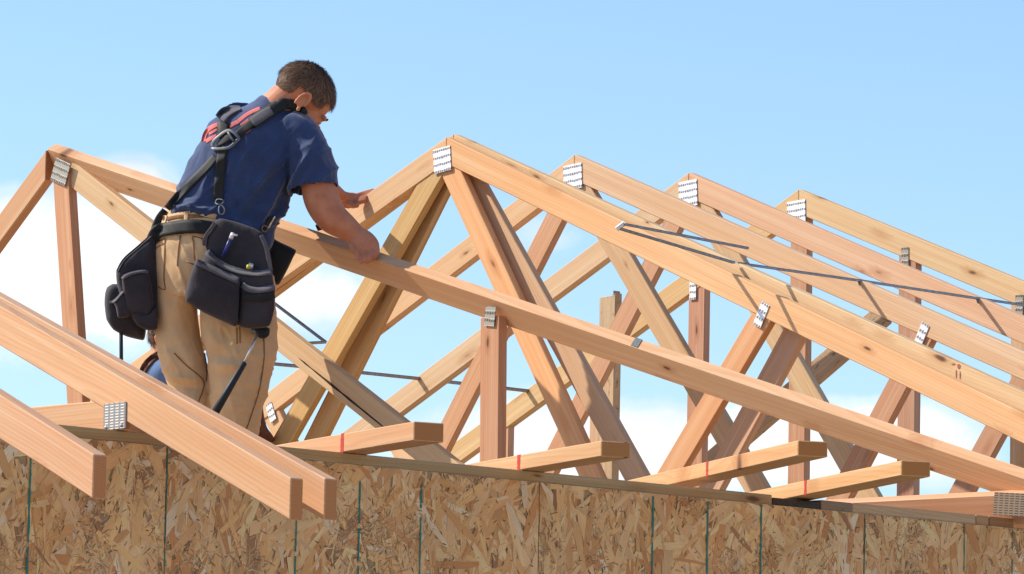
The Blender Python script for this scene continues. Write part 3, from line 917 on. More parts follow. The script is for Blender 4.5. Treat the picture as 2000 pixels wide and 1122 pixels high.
# far arm, reaching round to the other truss
tube(bm, [(462, 252, .12, 30, 30), (515, 296, .26, 29, 29), (572, 335, .40, 27, 27), (628, 362, .50, 23, 23), (664, 384, .585, 15, 15)], sub=5)
fd = .60
tube(bm, [(660, 383, fd-.02, 14, 12), (676, 391, fd, 17, 11), (690, 392, fd+.01, 17, 9), (698, 391, fd+.015, 14, 8)], sub=4, seg=16)
fingers(bm, [
    [(692, 384, fd+.01, 5.6), (704, 380, fd+.02, 5.4), (717, 376, fd+.03, 5.0), (729, 372, fd+.035, 4.4)],
    [(697, 388, fd+.01, 5.6), (709, 384, fd+.018, 5.4), (721, 379, fd+.024, 5.0), (731, 377, fd+.03, 4.2)],
    [(699, 393, fd+.0, 5.6), (710, 389, fd+.008, 5.2), (719, 385, fd+.012, 4.8), (726, 383, fd+.016, 4.2)],
    [(697, 397, fd-.008, 5.2), (706, 395, fd-.004, 4.8), (714, 392, fd+.0, 4.4)],
    [(680, 397, fd-.014, 6.2), (689, 402, fd-.022, 5.8), (697, 402, fd-.024, 5.6)]])
# legs inside the trousers
LEGL = [(352, 530, .01, 54, 62, .1), (346, 580, .01, 44, 56, .06), (347, 640, .01, 42.5, 50, .04), (357, 700, .005, 46, 48, .02), (368, 745, .01, 44, 48, .02), (378, 790, .01, 38, 44, 0), (384, 850, .01, 37, 42, 0), (388, 930, .01, 37, 41, 0), (390, 985, .01, 38, 42, 0)]
LEGR = [(468, 530, -.01, 70, 70, .1), (466, 585, -.03, 74, 66, .05), (468, 640, -.04, 76, 62, 0), (472, 700, -.05, 67, 58, -.06), (468, 755, -.05, 60, 54, -.06), (462, 810, -.04, 51, 50, -.06), (456, 870, -.03, 44, 46, -.04), (453, 940, -.03, 40, 44, 0), (452, 985, -.03, 41, 45, 0)]
for L_ in (LEGL, LEGR): tube(bm, [(x, y, d, a*.72, b*.72, s_) for x, y, d, a, b, s_ in L_], sub=3)
tube(bm, [(420, 440, 0, 88, 60, .15), (414, 500, 0, 100, 68, .12), (412, 555, 0, 92, 62, .08)], sub=3)
me = fuse(bm, .0042, 3, .5)
worker = link('person', me, SKIN, None, None, True)
tag(worker, 'man in navy T-shirt and tan trousers bending over the beam, tool pouches on his belt', 'person')

# shirt
bm = bmesh.new()
tube(bm, [(424, 476, 0, 103, 74, .22)] + TORSO, sub=6, seg=36)
tube(bm, [(560, 250, -.01, 46, 48), (588, 272, -.03, 47, 46), (604, 312, -.05, 48, 46), (612, 345, -.058, 48, 46), (616, 372, -.06, 48.5, 46)], sub=6, seg=30)
tube(bm, [(470, 240, .05, 46, 48), (462, 256, .12, 44, 44), (500, 290, .22, 42, 42), (540, 318, .31, 40, 40)], sub=5, seg=30)
sm = fuse(bm, .0052, 8, .5)
def shirt_fold(P):
    x, y = proj(P)
    d = 0.
    a_ = (x*.80+y*.60)*.035; b_ = (-x*.60+y*.80)*.011
    d += .011*(1-abs(noise.noise(Vector((a_, b_, 1.7)))))**5*max(0, min(1, (y-230)/90)) - .004
    a_ = (x*.25+y*.97)*.05; b_ = (-x*.97+y*.25)*.012
    d += .008*(1-abs(noise.noise(Vector((a_, b_, 5.1)))))**6*max(0, min(1, (y-360)/50))
    q = Vector((P.x*7, P.y*7, P.z*4.5))
    d += .009*noise.noise(q) + .0055*noise.noise(q*2.7) + .0022*noise.noise(q*6.1)
    # folds fanning from the armpit down to the belt, and slack cloth above the belt
    for (x0, y0, x1, y1, wd, am) in ((560, 330, 500, 445, 8, .010), (575, 350, 530, 440, 7, .009), (540, 300, 470, 420, 9, .006), (575, 262, 566, 345, 8, -.012), (600, 300, 572, 360, 6, .007),
                                     (330, 405, 420, 412, 6, .008), (325, 422, 430, 430, 5, -.006), (440, 425, 520, 455, 6, .008), (360, 385, 400, 420, 7, .006), (380, 300, 350, 380, 8, .005), (430, 330, 470, 415, 9, -.006), (590, 275, 640, 330, 8, .005), (500, 240, 470, 330, 12, .004)):
        dx, dy = x1-x0, y1-y0; L2 = dx*dx+dy*dy
        u_ = max(0, min(1, ((x-x0)*dx+(y-y0)*dy)/L2))
        ds = math.hypot(x-x0-dx*u_, y-y0-dy*u_)
        w_ = wd*(1+.3*noise.noise(Vector((u_*4, x0, 0))))
        d += 1.9*am*math.exp(-(ds/w_)**1.3)*min(1, 4*u_+.15)*min(1, 4*(1-u_)+.15)
    return max(d, -.006)
wrinkle(sm, shirt_fold)
# cut the cloth off at the cuff and hem: drop faces past the edges
bmx = bmesh.new(); bmx.from_mesh(sm)
cuff0 = pt(615, 368, -.06); cuffd = (pt(618, 366, -.06)-pt(611, 335, -.056)).normalized()
cuffd = (cuffd + rt*-.10).normalized()
dele = []
for f in bmx.faces:
    c_ = f.calc_center_median()
    if (c_-cuff0).dot(cuffd) > 0 and (c_-cuff0).length < .12 and proj(c_)[0] > 567: dele.append(f)
bmesh.ops.delete(bmx, geom=dele, context='FACES')
bmx.normal_update()
prs = [[(394, 279), (398, 262), (408, 250), (428, 239), (426, 250), (412, 260), (409, 266), (424, 262), (423, 272), (404, 279), (396, 284)],
       [(446, 249), (452, 240), (466, 236), (464, 247), (450, 252)], [(464, 236), (470, 229), (492, 214), (510, 211), (506, 216), (482, 230), (470, 237)], [(475, 259), (480, 249), (489, 250), (487, 256), (479, 261)], [(436, 244), (444, 241), (447, 246), (440, 250)]]
for f in bmx.faces:
    c_ = f.calc_center_median()
    if f.normal.dot(fw) < .1:
        x, y = proj(c_)
        pass
    f.smooth = True
bmx.to_mesh(sm); bmx.free()
shirt = link('shirt', sm, [NAVY, PRINT], worker, None, True)
md = shirt.modifiers.new('cloth', 'SOLIDIFY'); md.thickness = .0025; md.offset = -1
sbv = bvh_of(sm)
for q_, h_ in (([(397, 277), (401, 262), (410, 251), (427, 243)], 4.5), ([(402, 277), (412, 271), (424, 266)], 4), ([(408, 262), (416, 258), (424, 253)], 2.5),
               ([(447, 248), (456, 243), (466, 238)], 4.5), ([(465, 238), (477, 228), (492, 219), (509, 212)], 4), ([(478, 259), (488, 251)], 4), ([(470, 245), (478, 240), (486, 234)], 2.5)):
    ribbon('print', sbv, q_, h_, PRINT, shirt, .0009, .0006, 4)

# trousers
bm = bmesh.new()
tube(bm, [(420, 424, 0, 101, 70, .17), (418, 450, 0, 106, 74, .15), (414, 490, 0, 115, 82, .12), (414, 535, 0, 116, 80, .10), (410, 580, -.005, 106, 70, .06)], sub=6, seg=36)
tube(bm, LEGL, sub=6, seg=30); tube(bm, LEGR, sub=6, seg=30)
tm = fuse(bm, .0058, 6, .5)
def trouser_fold(P):
    x, y = proj(P); d = 0.
    a_ = (x*.45+y*.89)*.042; b_ = (-x*.89+y*.45)*.012
    d += .0045*(1-abs(noise.noise(Vector((a_, b_, 9.3)))))**6*max(0, min(1, (y-640)/60)) - .003
    a_ = (x*.9-y*.43)*.04; b_ = (x*.43+y*.9)*.010
    d += .004*(1-abs(noise.noise(Vector((a_, b_, 3.3)))))**6
    q = Vector((P.x*8, P.y*8, P.z*5))
    d += .005*noise.noise(q) + .0022*noise.noise(q*3.1)
    for (x0, y0, x1, y1, wd, am) in ((312, 575, 345, 590, 9, -.008), (330, 560, 385, 610, 10, .010), (360, 540, 392, 600, 9, -.012), (345, 490, 360, 575, 8, .006), (375, 470, 385, 570, 8, -.007), (395, 500, 400, 600, 8, .007),
                                     (405, 640, 440, 690, 9, .011), (410, 690, 470, 700, 6, -.012), (410, 712, 480, 718, 8, .014), (430, 735, 490, 728, 6, -.010), (470, 690, 535, 700, 8, .007), (480, 745, 530, 760, 8, .008),
                                     (315, 640, 340, 730, 10, .007), (325, 735, 390, 742, 7, .013), (330, 752, 400, 762, 6, -.010), (322, 770, 395, 784, 7, .008), (350, 600, 410, 730, 8, -.006), (440, 790, 500, 800, 8, .006), (500, 650, 525, 720, 9, .006), (430, 640, 455, 670, 8, -.006)):
        dx, dy = x1-x0, y1-y0; L2 = dx*dx+dy*dy
        u_ = max(0, min(1, ((x-x0)*dx+(y-y0)*dy)/L2))
        ds = math.hypot(x-x0-dx*u_, y-y0-dy*u_)
        w_ = wd*1.15*(1+.35*noise.noise(Vector((u_*3, x0, y0))))
        d += .85*am*math.exp(-(ds/w_)**1.25)*min(1, 3*u_+.1)*min(1, 3*(1-u_)+.1)
    return d
wrinkle(tm, trouser_fold)
trous = link('trousers', tm, KHAKI, worker, None, True)
tbv = bvh_of(tm)
def seam(pts, hw=1.0, mat=STITCH, parent=None): return ribbon('seam', tbv, pts, hw, mat, parent or trous, .0012, .0015)
seam([(302, 478), (310, 472), (322, 466)], 1.2); seam([(303, 487), (312, 480), (322, 475)], 1.0)
seam([(322, 466), (321, 500), (320, 545), (322, 566), (308, 560)], 1.0)
seam([(377, 470), (378, 462), (396, 467)], 1.0); seam([(378, 470), (379, 500), (384, 520)], 1.0)
seam([(352, 460), (348, 490), (346, 520)], 1.1)
seam([(515, 652), (516, 700), (507, 760), (490, 815), (477, 850)], .9)
seam([(340, 690), (365, 715), (390, 735), (399, 752), (386, 790)], 1.1)
seam([(400, 690), (404, 720), (403, 745)], 1.0)
seam([(462, 640), (463, 672)], .9); seam([(468, 638), (469, 670)], .9)
ribbon('waistband', tbv, [(320, 436), (345, 426), (380, 423), (425, 427)], 10, KHAKI, trous, .003, .003)
for q in [[(323, 421), (318, 441)], [(364, 414), (363, 433)]]:
    ribbon('belt_loop', tbv, q, 4, KHAKI, trous, .008, .003)
ribbon('leather_belt', tbv, [(326, 428), (345, 424), (364, 423), (400, 422), (425, 424)], 3.4, STITCH, trous, .0062, .003)

# shoes on the plank
PLK = P0.z + .118
bm = bmesh.new()
for (x, y, d, fx) in ((390, 985, .01, -.3), (452, 985, -.03, .3)):
    c_ = pt(x, y, d); c_.z = PLK+.045
    dirv = (fw*1 + rt*fx); dirv.z = 0; dirv.normalize(); sv = dirv.cross(Vector((0, 0, 1)))
    ell(bm, c_+dirv*.06, sv, dirv, Vector((0, 0, 1)), (.044, .125, .046)); ell(bm, c_-dirv*.01+Vector((0, 0, .05)), sv, dirv, Vector((0, 0, 1)), (.048, .06, .085))
link('boots', fuse(bm, .008, 4), LEATH, worker, None, True)
plk = Plane(2.2)
M = Matrix((N, Vector((0, 0, 1)).cross(N), Vector((0, 0, 1)))).transposed().to_4x4()
M.translation = pt(420, 700, .02); M.translation.z = PLK
M.translation = M.translation - N*2.6
o = prism('plank', [(0, -.15), (5.2, -.15), (5.2, .15), (0, .15)], .038, M, None, None, PALE)
tag(o, 'walking plank across the bottom chords under the two workers', 'plank')

# hair: short, brushed back, thinning towards the nape
m, t_, b_ = material('dark brown hair')
tc = t_.n('ShaderNodeTexCoord'); vc = t_.n('ShaderNodeVertexColor', layer_name='strand')
t_.set(b_, 'Base Color', t_.mix(1.0, vc.outputs[0], (.135, .078, .048), 'MULTIPLY')); t_.set(b_, 'Roughness', .62); t_.set(b_, 'Specular IOR Level', .22)
HAIRM = m
def hair_cover(x, y, z):
    """x lateral, y forward, z up on the unit skull"""
    if y > .62: return z > .42                      # forehead
    if y > .05: return z > -.10 - .25*(.62-y) and (abs(x) < .96 or z > -.05)
    if y > -.35: return z > -.12-.1*(.05-y)         # over the ear
    return z > -.80+.30*abs(x)                      # back of the head and nape
def make_hair(parent, c, r, f, u, s, n=5200, seed=3):
    rng = random.Random(seed)
    R = (.0775*s, .0985*s, .0865*s); c0 = c + f*(-.012*s) + u*(.030*s)
    bm = bmesh.new(); col = bm.loops.layers.float_color.new('strand')
    # cap
    nu, nv = 48, 28; grid = {}
    for i in range(nu):
        for j in range(nv+1):
            th, ph = 2*math.pi*i/nu, math.pi*j/nv
            x, y, z = math.sin(ph)*math.cos(th), math.sin(ph)*math.sin(th), math.cos(ph)
            k = 1.02+.02*noise.noise(Vector((x*5, y*5, z*5)))
            grid[i, j] = ((x, y, z), bm.verts.new(c0 + r*x*R[0]*k + f*y*R[1]*k + u*z*R[2]*k))
    for i in range(nu):
        for j in range(nv):
            q = [grid[i, j], grid[(i+1) % nu, j], grid[(i+1) % nu, j+1], grid[i, j+1]]
            if all(hair_cover(*a[0]) for a in q):
                vs = []
                for a in q:
                    if a[1] not in vs: vs.append(a[1])
                if j in (0, nv-1) and len(vs) == 4:
                    vs = vs[1:] if j == 0 else vs[:3]
                try: fc = bm.faces.new(vs)
                except ValueError: continue
                fc.smooth = True
                for l_ in fc.loops: l_[col] = (.75, .75, .75, 1)
    for v in [v for v in bm.verts if not v.link_faces]: bm.verts.remove(v)
    done = 0
    while done < n:
        v = Vector((rng.gauss(0, 1), rng.gauss(0, 1), rng.gauss(0, 1))).normalized()
        if not hair_cover(*v): continue
        done += 1
        nrm = (r*v.x/R[0] + f*v.y/R[1] + u*v.z/R[2]).normalized()
        P = c0 + r*v.x*R[0]*1.01 + f*v.y*R[1]*1.01 + u*v.z*R[2]*1.01
        flow = (f*(.55 if v.z > .3 else .1) - u*(.9 if v.z < .5 else .25) - f*(.5 if v.y < 0 else 0) + r*(.35*v.x) + Vector((rng.gauss(0, .13), rng.gauss(0, .13), rng.gauss(0, .13))))
        flow = (flow - nrm*flow.dot(nrm)).normalized()
        low = v.z < -.05
        L = rng.uniform(.010, .018) if low else rng.uniform(.016, .032)
        lift = rng.uniform(.12, .30) if not low else .1
        side = flow.cross(nrm)*rng.uniform(.0007, .0015)
        tip = P + flow*L + nrm*L*lift
        mid = P + flow*L*.5 + nrm*L*(lift*.75)
        a = [bm.verts.new(P-side), bm.verts.new(P+side), bm.verts.new(mid+side*.8), bm.verts.new(mid-side*.8), bm.verts.new(tip)]
        g = rng.uniform(.45, 1.9)
        if rng.random() < .12: g *= 1.5
        for fc in (bm.faces.new((a[0], a[1], a[2], a[3])), bm.faces.new((a[3], a[2], a[4]))):
            for l_ in fc.loops: l_[col] = (g, g*.97, g*.94, 1)
    return link_bm('hair', bm, HAIRM, parent)
make_hair(worker, HC, hr, hf, hu, 1.04, 9000)
# eyebrows
BROW = plain('eyebrow hair', (.05, .03, .02), .7)
for sx in (1, -1):
    bm = bmesh.new(); ell(bm, HC + (hr*.031*sx + hf*.094 + hu*.016)*1.04, hr, hf, hu, (.020, .004, .0045), 10)
    link_bm('eyebrow', bm, BROW, worker, None, True)

# braces over the shoulders
harness = ribbon('suspenders', sbv, [(437, 238, 12), (435, 255, 11), (437, 270, 10)], 11, BLACK, worker, .004, .003)
ribbon('shoulder_pad', sbv, [(470, 211, 4), (456, 214, 8), (440, 221, 12), (430, 233, 12)], 12, WEBB, harness, .005, .010)
ribbon('shoulder_pad', sbv, [(599, 223, 3), (593, 216, 6), (579, 208, 9), (556, 203, 11), (534, 213, 12), (510, 228, 13), (492, 241, 12)], 12, BLACK, harness, .005, .011)
ribbon('webbing', sbv, [(531, 215, 9), (512, 226, 10), (493, 239, 10)], 9, WEBB, harness, .016, .003)
ribbon('webbing', sbv, [(498, 238, 8), (480, 250, 8), (464, 264, 8)], 8, BLACK, harness, .006, .003)
ribbon('webbing', sbv, [(436, 286, 10), (432, 310, 9.5), (429, 345, 9.5), (426, 390, 10)], 10, BLACK, harness, .006, .003)
ribbon('webbing', sbv, [(421, 306, 7), (400, 330, 8), (372, 358, 8), (345, 386, 8), (326, 408, 7)], 8, BLACK, harness, .005, .003)
ribbon('webbing', sbv, [(530, 425, 4), (522, 440, 4), (515, 455, 4)], 4, BLACK, harness, .006, .003)
def ring_px(name, bv, pts, hw, mat, parent, lift, closed=True, thick=.004):
    return ribbon(name, bv, pts + ([pts[0]] if closed else []), hw, mat, parent, lift, thick, 3)
ring_px('buckle', sbv, [(414, 288), (417, 276), (440, 257), (452, 256), (466, 269), (463, 275), (446, 289), (418, 291)], 3.0, BUCK, harness, .012)
ribbon('buckle_bar', sbv, [(445, 258), (456, 276)], 2.2, BUCK, harness, .013, .004, 3)
ribbon('buckle_plate', sbv, [(424, 284, 3), (440, 272, 8), (452, 268, 6)], 6, BLACK, harness, .009, .002, 3)
ring_px('ring', [sbv, tbv], [(420, 396), (424, 390), (433, 390), (437, 394), (432, 399), (425, 399)], 1.1, BUCK, harness, .012)
ring_px('snap_hook', [sbv, tbv], [(432, 400), (438, 408), (437, 417), (431, 419), (427, 413), (428, 404)], 1.3, STEEL, harness, .012)
ring_px('ring', [sbv], [(511, 447), (515, 441), (522, 444), (521, 451), (515, 453)], 1.5, BUCK, harness, .010)
ribbon('chain', sbv, [(524, 446), (531, 434), (537, 423)], 1.6, SILVER, harness, .008, .003)
ribbon('webbing', [sbv, tbv], [(322, 410, 6), (312, 424, 7), (305, 440, 8), (300, 455, 7)], 7, BLACK, harness, .006, .004)

# ---- tool belt ---------------------------------------------------------
belt = ribbon('tool_belt', [tbv, sbv], [(296, 470, 11), (308, 452, 13), (330, 447, 13), (360, 443, 13.5), (390, 443, 13.5), (422, 448, 13)], 13, BLACK, worker, .009, .005)
bm = bmesh.new()                                 # rest of the belt, round the front
NB = 24; cen = pt(414, 462, 0); prev = None
for i in range(NB+1):
    a = math.radians(10)+math.radians(160)*i/NB
    c_ = cen + (rt - up*.10)*math.cos(a)*118*PXM + fw*math.sin(a)*92*PXM - Vector((0, 0, 1))*math.sin(a)*.03
    pr_ = (bm.verts.new(c_+Vector((0, 0, .021))), bm.verts.new(c_-Vector((0, 0, .021))))
    if prev: bm.faces.new((prev[0], pr_[0], pr_[1], prev[1]))
    prev = pr_
ob = link_bm('belt_front', bm, BLACK, belt); md = ob.modifiers.new('t', 'SOLIDIFY'); md.thickness = .005

def bag(name, parts, parent, mat=POUCH, rough=.0065):
    bm = bmesh.new()
    for i, (poly, d, th, tl) in enumerate(parts): pillow(bm, poly, d, th, None, 1.0, tl, rough, i*7.3)
    return link_bm(name, bm, mat, parent, None, True)
# right pouch: back apron, main pocket, two outer pockets
bk = -.135
pr = bag('tool_pouch', [
    ([(420, 432), (431, 427), (458, 433), (492, 444), (512, 456), (524, 478), (530, 508), (531, 545), (470, 548), (402, 500), (398, 480), (404, 456), (416, 444)], bk, .030, (-.25, .1)),
    ([(404, 488), (420, 506), (442, 521), (470, 530), (500, 533), (529, 531), (534, 548), (536, 570), (530, 612), (520, 640), (480, 640), (420, 615), (380, 590), (386, 540), (396, 505)], bk-.028, .050, (-.25, .1)),
], belt)
b2 = bag('pocket', [([(383, 507), (392, 512), (430, 530), (466, 546), (468, 556), (466, 600), (462, 638), (440, 630), (400, 612), (364, 590), (361, 578), (366, 556), (376, 524)], bk-.070, .040, (-.15, .1))], belt)
b3 = bag('pocket', [([(473, 552), (490, 560), (512, 562), (536, 558), (537, 575), (536, 605), (528, 634), (518, 640), (490, 642), (468, 637), (469, 600), (470, 566)], bk-.070, .036, (-.15, .1))], belt)
def pbv(*obs):
    vs, fs = [], []
    for o_ in obs:
        k = len(vs); off = o_.matrix_basis.translation
        q = o_.parent; acc = off.copy()
        vs += [v.co.copy() for v in o_.data.vertices]; fs += [[i+k for i in p_.vertices] for p_ in o_.data.polygons]
    return BVHTree.FromPolygons(vs, fs)
pb = pbv(pr, b2, b3)
def trim(pts, hw, mat=WEBB, lift=.003, th=.004): return ribbon('rim', pb, pts, hw, mat, belt, lift, th)
trim([(404, 492), (418, 506), (440, 520), (470, 530), (502, 534), (530, 531)], 6)
trim([(383, 512), (400, 519), (430, 533), (466, 549)], 6.5)
trim([(473, 556), (484, 564), (505, 567), (536, 562)], 6)
trim([(420, 436), (412, 448), (402, 462), (399, 480)], 4)
trim([(510, 460), (520, 485), (526, 515), (530, 530)], 4)
trim([(469, 560), (468, 600), (465, 636)], 1.6, BLACK)
trim([(536, 575), (510, 582), (472, 580)], 7, BLACK)
# left pouch
lb = bag('tool_pouch', [
    ([(299, 452), (308, 462), (310, 500), (309, 560), (306, 640), (288, 645), (262, 640), (240, 600), (229, 560), (227, 530), (240, 508), (266, 485), (288, 465)], .02, .085, (.3, .1)),
    ([(209, 562), (220, 555), (234, 557), (240, 580), (252, 612), (284, 640), (283, 660), (278, 665), (248, 658), (222, 645), (208, 625), (204, 595), (205, 575)], .03, .075, (.2, .0)),
], belt)
lb2 = bag('pocket', [([(238, 541), (252, 532), (272, 527), (288, 528), (296, 560), (300, 600), (292, 620), (262, 617), (250, 605), (242, 580)], -.055, .035, (.2, .1)),
                     ([(222, 590), (240, 568), (248, 585), (256, 606), (254, 618), (238, 622), (230, 620), (226, 600)], -.050, .035, (.1, .1)),
                     ([(256, 610), (290, 616), (306, 600), (307, 642), (290, 646), (268, 636)], -.045, .03, (.1, .1))], belt)
pb = pbv(lb, lb2)
trim([(238, 545), (254, 536), (274, 531), (290, 532)], 3); trim([(300, 456), (270, 482), (242, 507), (229, 530)], 2.5)
trim([(214, 592), (226, 586), (240, 570)], 2.5)
# black flap bag showing past his front
o = bag('tool_pouch', [([(524, 465), (548, 474), (578, 489), (572, 505), (560, 530), (545, 556), (532, 556), (522, 540)], .10, .05, (0, 0))], belt, BLACK, .001)

# things carried in the pouches
def rod(name, a, b, r0, r1, mat, parent=None, seg=12, rounded=False):
    a, b = Vector(a), Vector(b); d = (b-a); L = d.length; d.normalize()
    bm = bmesh.new(); x = d.orthogonal().normalized(); y = d.cross(x)
    prev = None
    st = [(0, r0*.6), (.02, r0), (.5, (r0+r1)/2), (.98, r1), (1, r1*.6)] if rounded else [(0, r0), (1, r1)]
    first = None
    for f_, r_ in st:
        vs = [bm.verts.new(a+d*L*f_ + x*math.cos(2*math.pi*i/seg)*r_ + y*math.sin(2*math.pi*i/seg)*r_) for i in range(seg)]
        if prev:
            for i in range(seg): bm.faces.new((prev[i], prev[(i+1) % seg], vs[(i+1) % seg], vs[i]))
        else: first = vs
        prev = vs
    bm.faces.new(first[::-1]); bm.faces.new(prev)
    bmesh.ops.recalc_face_normals(bm, faces=bm.faces[:])
    return link_bm(name, bm, mat, parent, None, True)
RUB = plain('black rubber grip', (.018, .02, .023), .55, 0, .2, 200)
dh = -.20
ham = thing('hammer', 'hammer hung head up below the right pouch, thin steel shaft and black grip', 'hammer', pt(470, 720, dh))
rod('shaft', pt(504, 652, dh+.02), pt(476, 711, dh), .0036, .0042, SILVER, ham)
rod('grip', pt(478, 708, dh), pt(420, 806, dh-.03), .0095, .0135, RUB, ham, 14, True)
bm = bmesh.new(); pillow(bm, [(497, 640), (515, 638), (527, 642), (526, 655), (517, 662), (507, 661), (499, 652)], dh+.05, .035)
link_bm('holster', bm, BLACK, belt, None, True)
rod('head', pt(490, 646, dh+.03), pt(520, 650, dh+.03), .010, .012, BUCK, ham, 12, True)
bar_ = rod('long_handle', pt(236, 612, -.03), pt(237.5, 760, -.03), .0062, .0062, RUB, None, 10)
tag(bar_, 'long dark tool handle hanging straight down from the left pouch', 'tool')
pen = thing('marker_pen', 'blue marker pen with white cap standing in the right pouch', 'pen', pt(450, 480, -.18))
rod('barrel', pt(436, 502, -.168), pt(451, 466, -.188), .0065, .0065, plain('blue plastic', (.03, .035, .17), .35), pen)
rod('cap', pt(451, 466, -.188), pt(455, 456, -.195), .0075, .0070, plain('white plastic', (.75, .73, .78), .35), pen)
rod('clip', pt(452, 459, -.199), pt(464, 460, -.197), .0035, .0035, plain('white plastic clip', (.75, .70, .74), .35), pen)
pc = rod('pencil', pt(362, 510, -.16), pt(388, 521, -.165), .0030, .0036, plain('brown pencil', (.16, .08, .04), .6), None, 6)
tag(pc, 'short brown pencil poking left out of the right pouch', 'pencil')
tp = thing('tape_measure', 'small yellow and steel tool end peeping from the main pocket', 'tool', pt(488, 520, -.19))
rod('body', pt(488, 526, -.185), pt(491, 515, -.19), .010, .009, SILVER, tp, 10, True)
rod('band', pt(484, 525, -.20), pt(486, 518, -.203), .006, .006, plain('yellow plastic', (.75, .60, .02), .4), tp, 8, True)
kb = rod('black_knob', pt(618, 446, .12), pt(632, 440, .12), .011, .014, RUB, None, 12, True)
tag(kb, 'small black knob just above the beam under his near elbow', 'knob')

# ---- second worker, stooping behind the first ----------------------------------
D2 = 16.45
bm = bmesh.new()
h2f = (rt*-.35 + fw*.5 - Vector((0, 0, .75))); h2u = (rt*-.45 + fw*.3 + Vector((0, 0, .8)))
H2 = pt(338, 664, 0, D2)
r2, f2, u2 = head(bm, H2, h2f, h2u, .90)
tube(bm, [(332, 720, 0, 30, 34), (330, 690, 0, 28, 30), (328, 672, 0, 28, 30)], D2, 3)
tube(bm, [(300, 728, 0, 30, 40), (330, 740, 0, 40, 58), (390, 772, 0, 44, 64), (440, 808, 0, 40, 58), (458, 840, 0, 38, 54)], D2, 4)
for (a, b) in (((440, 835, .03), (425, 900, .0)), ((462, 862, .02), (466, 915, .0))):
    tube(bm, [(*a, 34, 36), ((a[0]+b[0])/2, (a[1]+b[1])/2, .1, 30, 32), (b[0], b[1], 0, 26, 28), (b[0], 960, 0, 24, 26)], D2, 3)
tube(bm, [(300, 735, -.02, 22, 22), (288, 800, .05, 19, 19), (300, 860, .12, 16, 16)], D2, 4)
tube(bm, [(330, 740, .12, 22, 22), (322, 800, .2, 19, 19), (330, 860, .22, 16, 16)], D2, 4)
for hx, hy, hd_ in ((301, 862, .12), (331, 862, .22)):
    fingers(bm, [[(hx-9+6*i, hy, hd_, 5.5), (hx-9+6*i, hy+12, hd_+.01, 5), (hx-8+6*i, hy+24+(2 if i in (1, 2) else 0), hd_+.02, 4.5)] for i in range(4)] + [[(hx+12, hy-4, hd_-.01, 6), (hx+18, hy+8, hd_-.01, 5)]], D2)
p2 = link('person', fuse(bm, .006, 4), SKIN, None, None, True)
tag(p2, 'second worker in blue denim shirt stooping half hidden behind the first man', 'person')
bm = bmesh.new()
tube(bm, [(284, 726, 0, 26, 40), (305, 730, 0, 38, 58), (332, 741, 0, 46, 66), (390, 772, 0, 49, 70), (440, 808, 0, 46, 66)], D2, 5)
tube(bm, [(302, 735, -.02, 30, 30), (292, 770, .02, 26, 26), (288, 800, .05, 25, 25)], D2, 4)
tube(bm, [(332, 745, .12, 30, 30), (322, 800, .2, 25, 25)], D2, 4)
s2 = fuse(bm, .007, 5)
wrinkle(s2, lambda P: .008*noise.noise(P*9)+.004*noise.noise(P*22))
sh2 = link('shirt', s2, DENIM, p2, None, True)
bv2 = bvh_of(s2)
ribbon('suspenders', bv2, [(276, 730, 6), (284, 714, 7), (300, 698, 7), (312, 692, 7)], 6, LEATH, p2, .004, .005)
ribbon('suspenders', bv2, [(398, 738, 6), (408, 742, 7), (424, 752, 7)], 6, LEATH, p2, .004, .005)
bm = bmesh.new()
tube(bm, [(430, 815, 0, 46, 62), (462, 850, 0, 44, 60), (468, 885, 0, 42, 52)], D2, 4)
for (a, b) in (((440, 835, .03), (425, 900, .0)), ((462, 862, .02), (466, 915, .0))):
    tube(bm, [(*a, 42, 44), ((a[0]+b[0])/2, (a[1]+b[1])/2, .1, 38, 40), (b[0], b[1], 0, 33, 34), (b[0], 955, 0, 30, 31)], D2, 3)
link('trousers', fuse(bm, .008, 5), DENIM, p2, None, True)
make_hair(p2, H2, r2, f2, u2, .90, 1500, 9)
bm = bmesh.new()
pillow(bm, [(500, 772), (512, 776), (514, 800), (517, 818), (522, 836), (532, 850), (537, 862), (515, 866), (490, 858), (476, 830), (484, 795)], .06, .10, D2, 1.0, (0, 0), .004)
link_bm('tool_pouch', bm, LEATH, p2, None, True)
# the roots sit at the men's feet
def reroot(o, loc):
    loc = Vector(loc)
    o.data.transform(Matrix.Translation(-loc)); o.location = loc
    for ch in o.children: ch.location = ch.location - loc
    return o
ft = pt(420, 985, 0); reroot(worker, (ft.x, ft.y, PLK))
ft = pt(460, 985, 0, D2); reroot(p2, (ft.x, ft.y, PLK))
SKY_STR = .11; SKY_TINT = (.815, .93, 1.06); CLOUD_DARK = (4.8, 4.95, 5.3); CLOUD_LIGHT = (6.4, 6.4, 6.4); EXPO = 0.75
SKY_BLOBS = [(60, 540, 300, 150, 1.25), (250, 345, 85, 45, .62), (330, 500, 240, 140, .85), (620, 590, 150, 90, .62), (1000, 430, 100, 80, .26), (1230, 890, 320, 110, .95), (1560, 870, 200, 80, .7), (1800, 860, 160, 80, .85), (900, 880, 260, 100, .60), (1090, 470, 90, 50, .26)]
# ------------------------------------------------------------------ sun, sky, clouds
beta, SE = math.radians(55), math.radians(42)
sd = (-N*math.cos(beta) - U*math.sin(beta)).normalized()
SUN = Vector((sd.x*math.cos(SE), sd.y*math.cos(SE), math.sin(SE)))
l = bpy.data.lights.new('sun', 'SUN'); l.energy = 3.8; l.angle = math.radians(.5); l.color = (1, .93, .82)
so = bpy.data.objects.new('sun', l); C.objects.link(so)
so.rotation_euler = (-SUN).to_track_quat('-Z', 'Y').to_euler()
so.location = (-20, 0, 30)

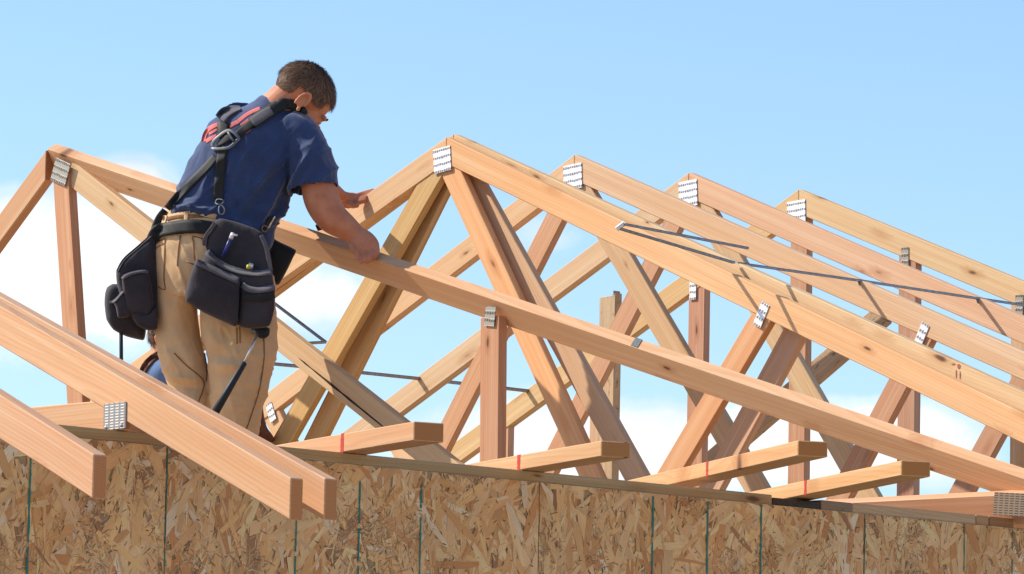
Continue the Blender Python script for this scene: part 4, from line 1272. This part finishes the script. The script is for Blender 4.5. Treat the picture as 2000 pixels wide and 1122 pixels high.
w = bpy.data.worlds.new('World'); scene.world = w; w.use_nodes = True
t = NT(w.node_tree)
out = t.n('ShaderNodeOutputWorld'); bg = t.n('ShaderNodeBackground')
t.nt.links.new(bg.outputs[0], out.inputs[0])
sky = t.n('ShaderNodeTexSky', sky_type='NISHITA', sun_disc=False, sun_elevation=SE, sun_rotation=math.atan2(SUN.x, SUN.y), altitude=0, air_density=1.0, dust_density=.6, ozone_density=1.5)
tc = t.n('ShaderNodeTexCoord')
sep = t.n('ShaderNodeSeparateXYZ'); t.set(sep, 0, tc.outputs['Generated'])
ay = t.math('MAXIMUM', t.math('ABSOLUTE', sep.outputs[1]), .02)
p = t.math('DIVIDE', sep.outputs[0], ay); q = t.math('DIVIDE', sep.outputs[2], ay)
pq = t.n('ShaderNodeCombineXYZ'); t.set(pq, 0, p); t.set(pq, 1, q)
n1 = t.noise(t.map(pq.outputs[0], (1, 1.2, 1)), 40, 9, .60, .35)
n2 = t.noise(pq.outputs[0], 12, 4, .5)
SKYB = SKY_BLOBS
tot = None
for (x, y, rx, ry, a) in SKYB:
    r = ray(x, y)
    cx, cy = r.x/r.y, r.z/r.y
    dx = t.math('MULTIPLY', t.math('SUBTRACT', p, cx), F/rx); dy = t.math('MULTIPLY', t.math('SUBTRACT', q, cy), F/ry)
    d2 = t.math('ADD', t.math('MULTIPLY', dx, dx), t.math('MULTIPLY', dy, dy))
    g = t.math('MULTIPLY', t.math('EXPONENT', t.math('MULTIPLY', d2, -1.0)), a)
    tot = g if tot is None else t.math('ADD', tot, g)
den = t.math('ADD', tot, t.math('MULTIPLY', t.math('SUBTRACT', t.math('ADD', t.math('MULTIPLY', n1.outputs[0], .65), t.math('MULTIPLY', n2.outputs[0], .35)), .5), 1.5))
msk = t.ramp(den, [(.24, 0), (.46, .36), (.68, .80), (.95, 1)], 'EASE')
shade = t.noise(t.map(pq.outputs[0], (1, 1.6, 1)), 20, 5, .55)
cl = t.ramp(shade.outputs[0], [(.30, CLOUD_DARK), (.60, CLOUD_LIGHT)])
skc = t.mix(1.0, sky.outputs[0], SKY_TINT, 'MULTIPLY')
t.set(bg, 'Color', t.mix(t.math('MULTIPLY', msk, .97), skc, cl)); bg.inputs[1].default_value = SKY_STR

vs = scene.view_settings
scene.display_settings.display_device = 'sRGB'
vs.view_transform = 'Standard'; vs.look = 'None'; vs.exposure = EXPO; vs.gamma = 1
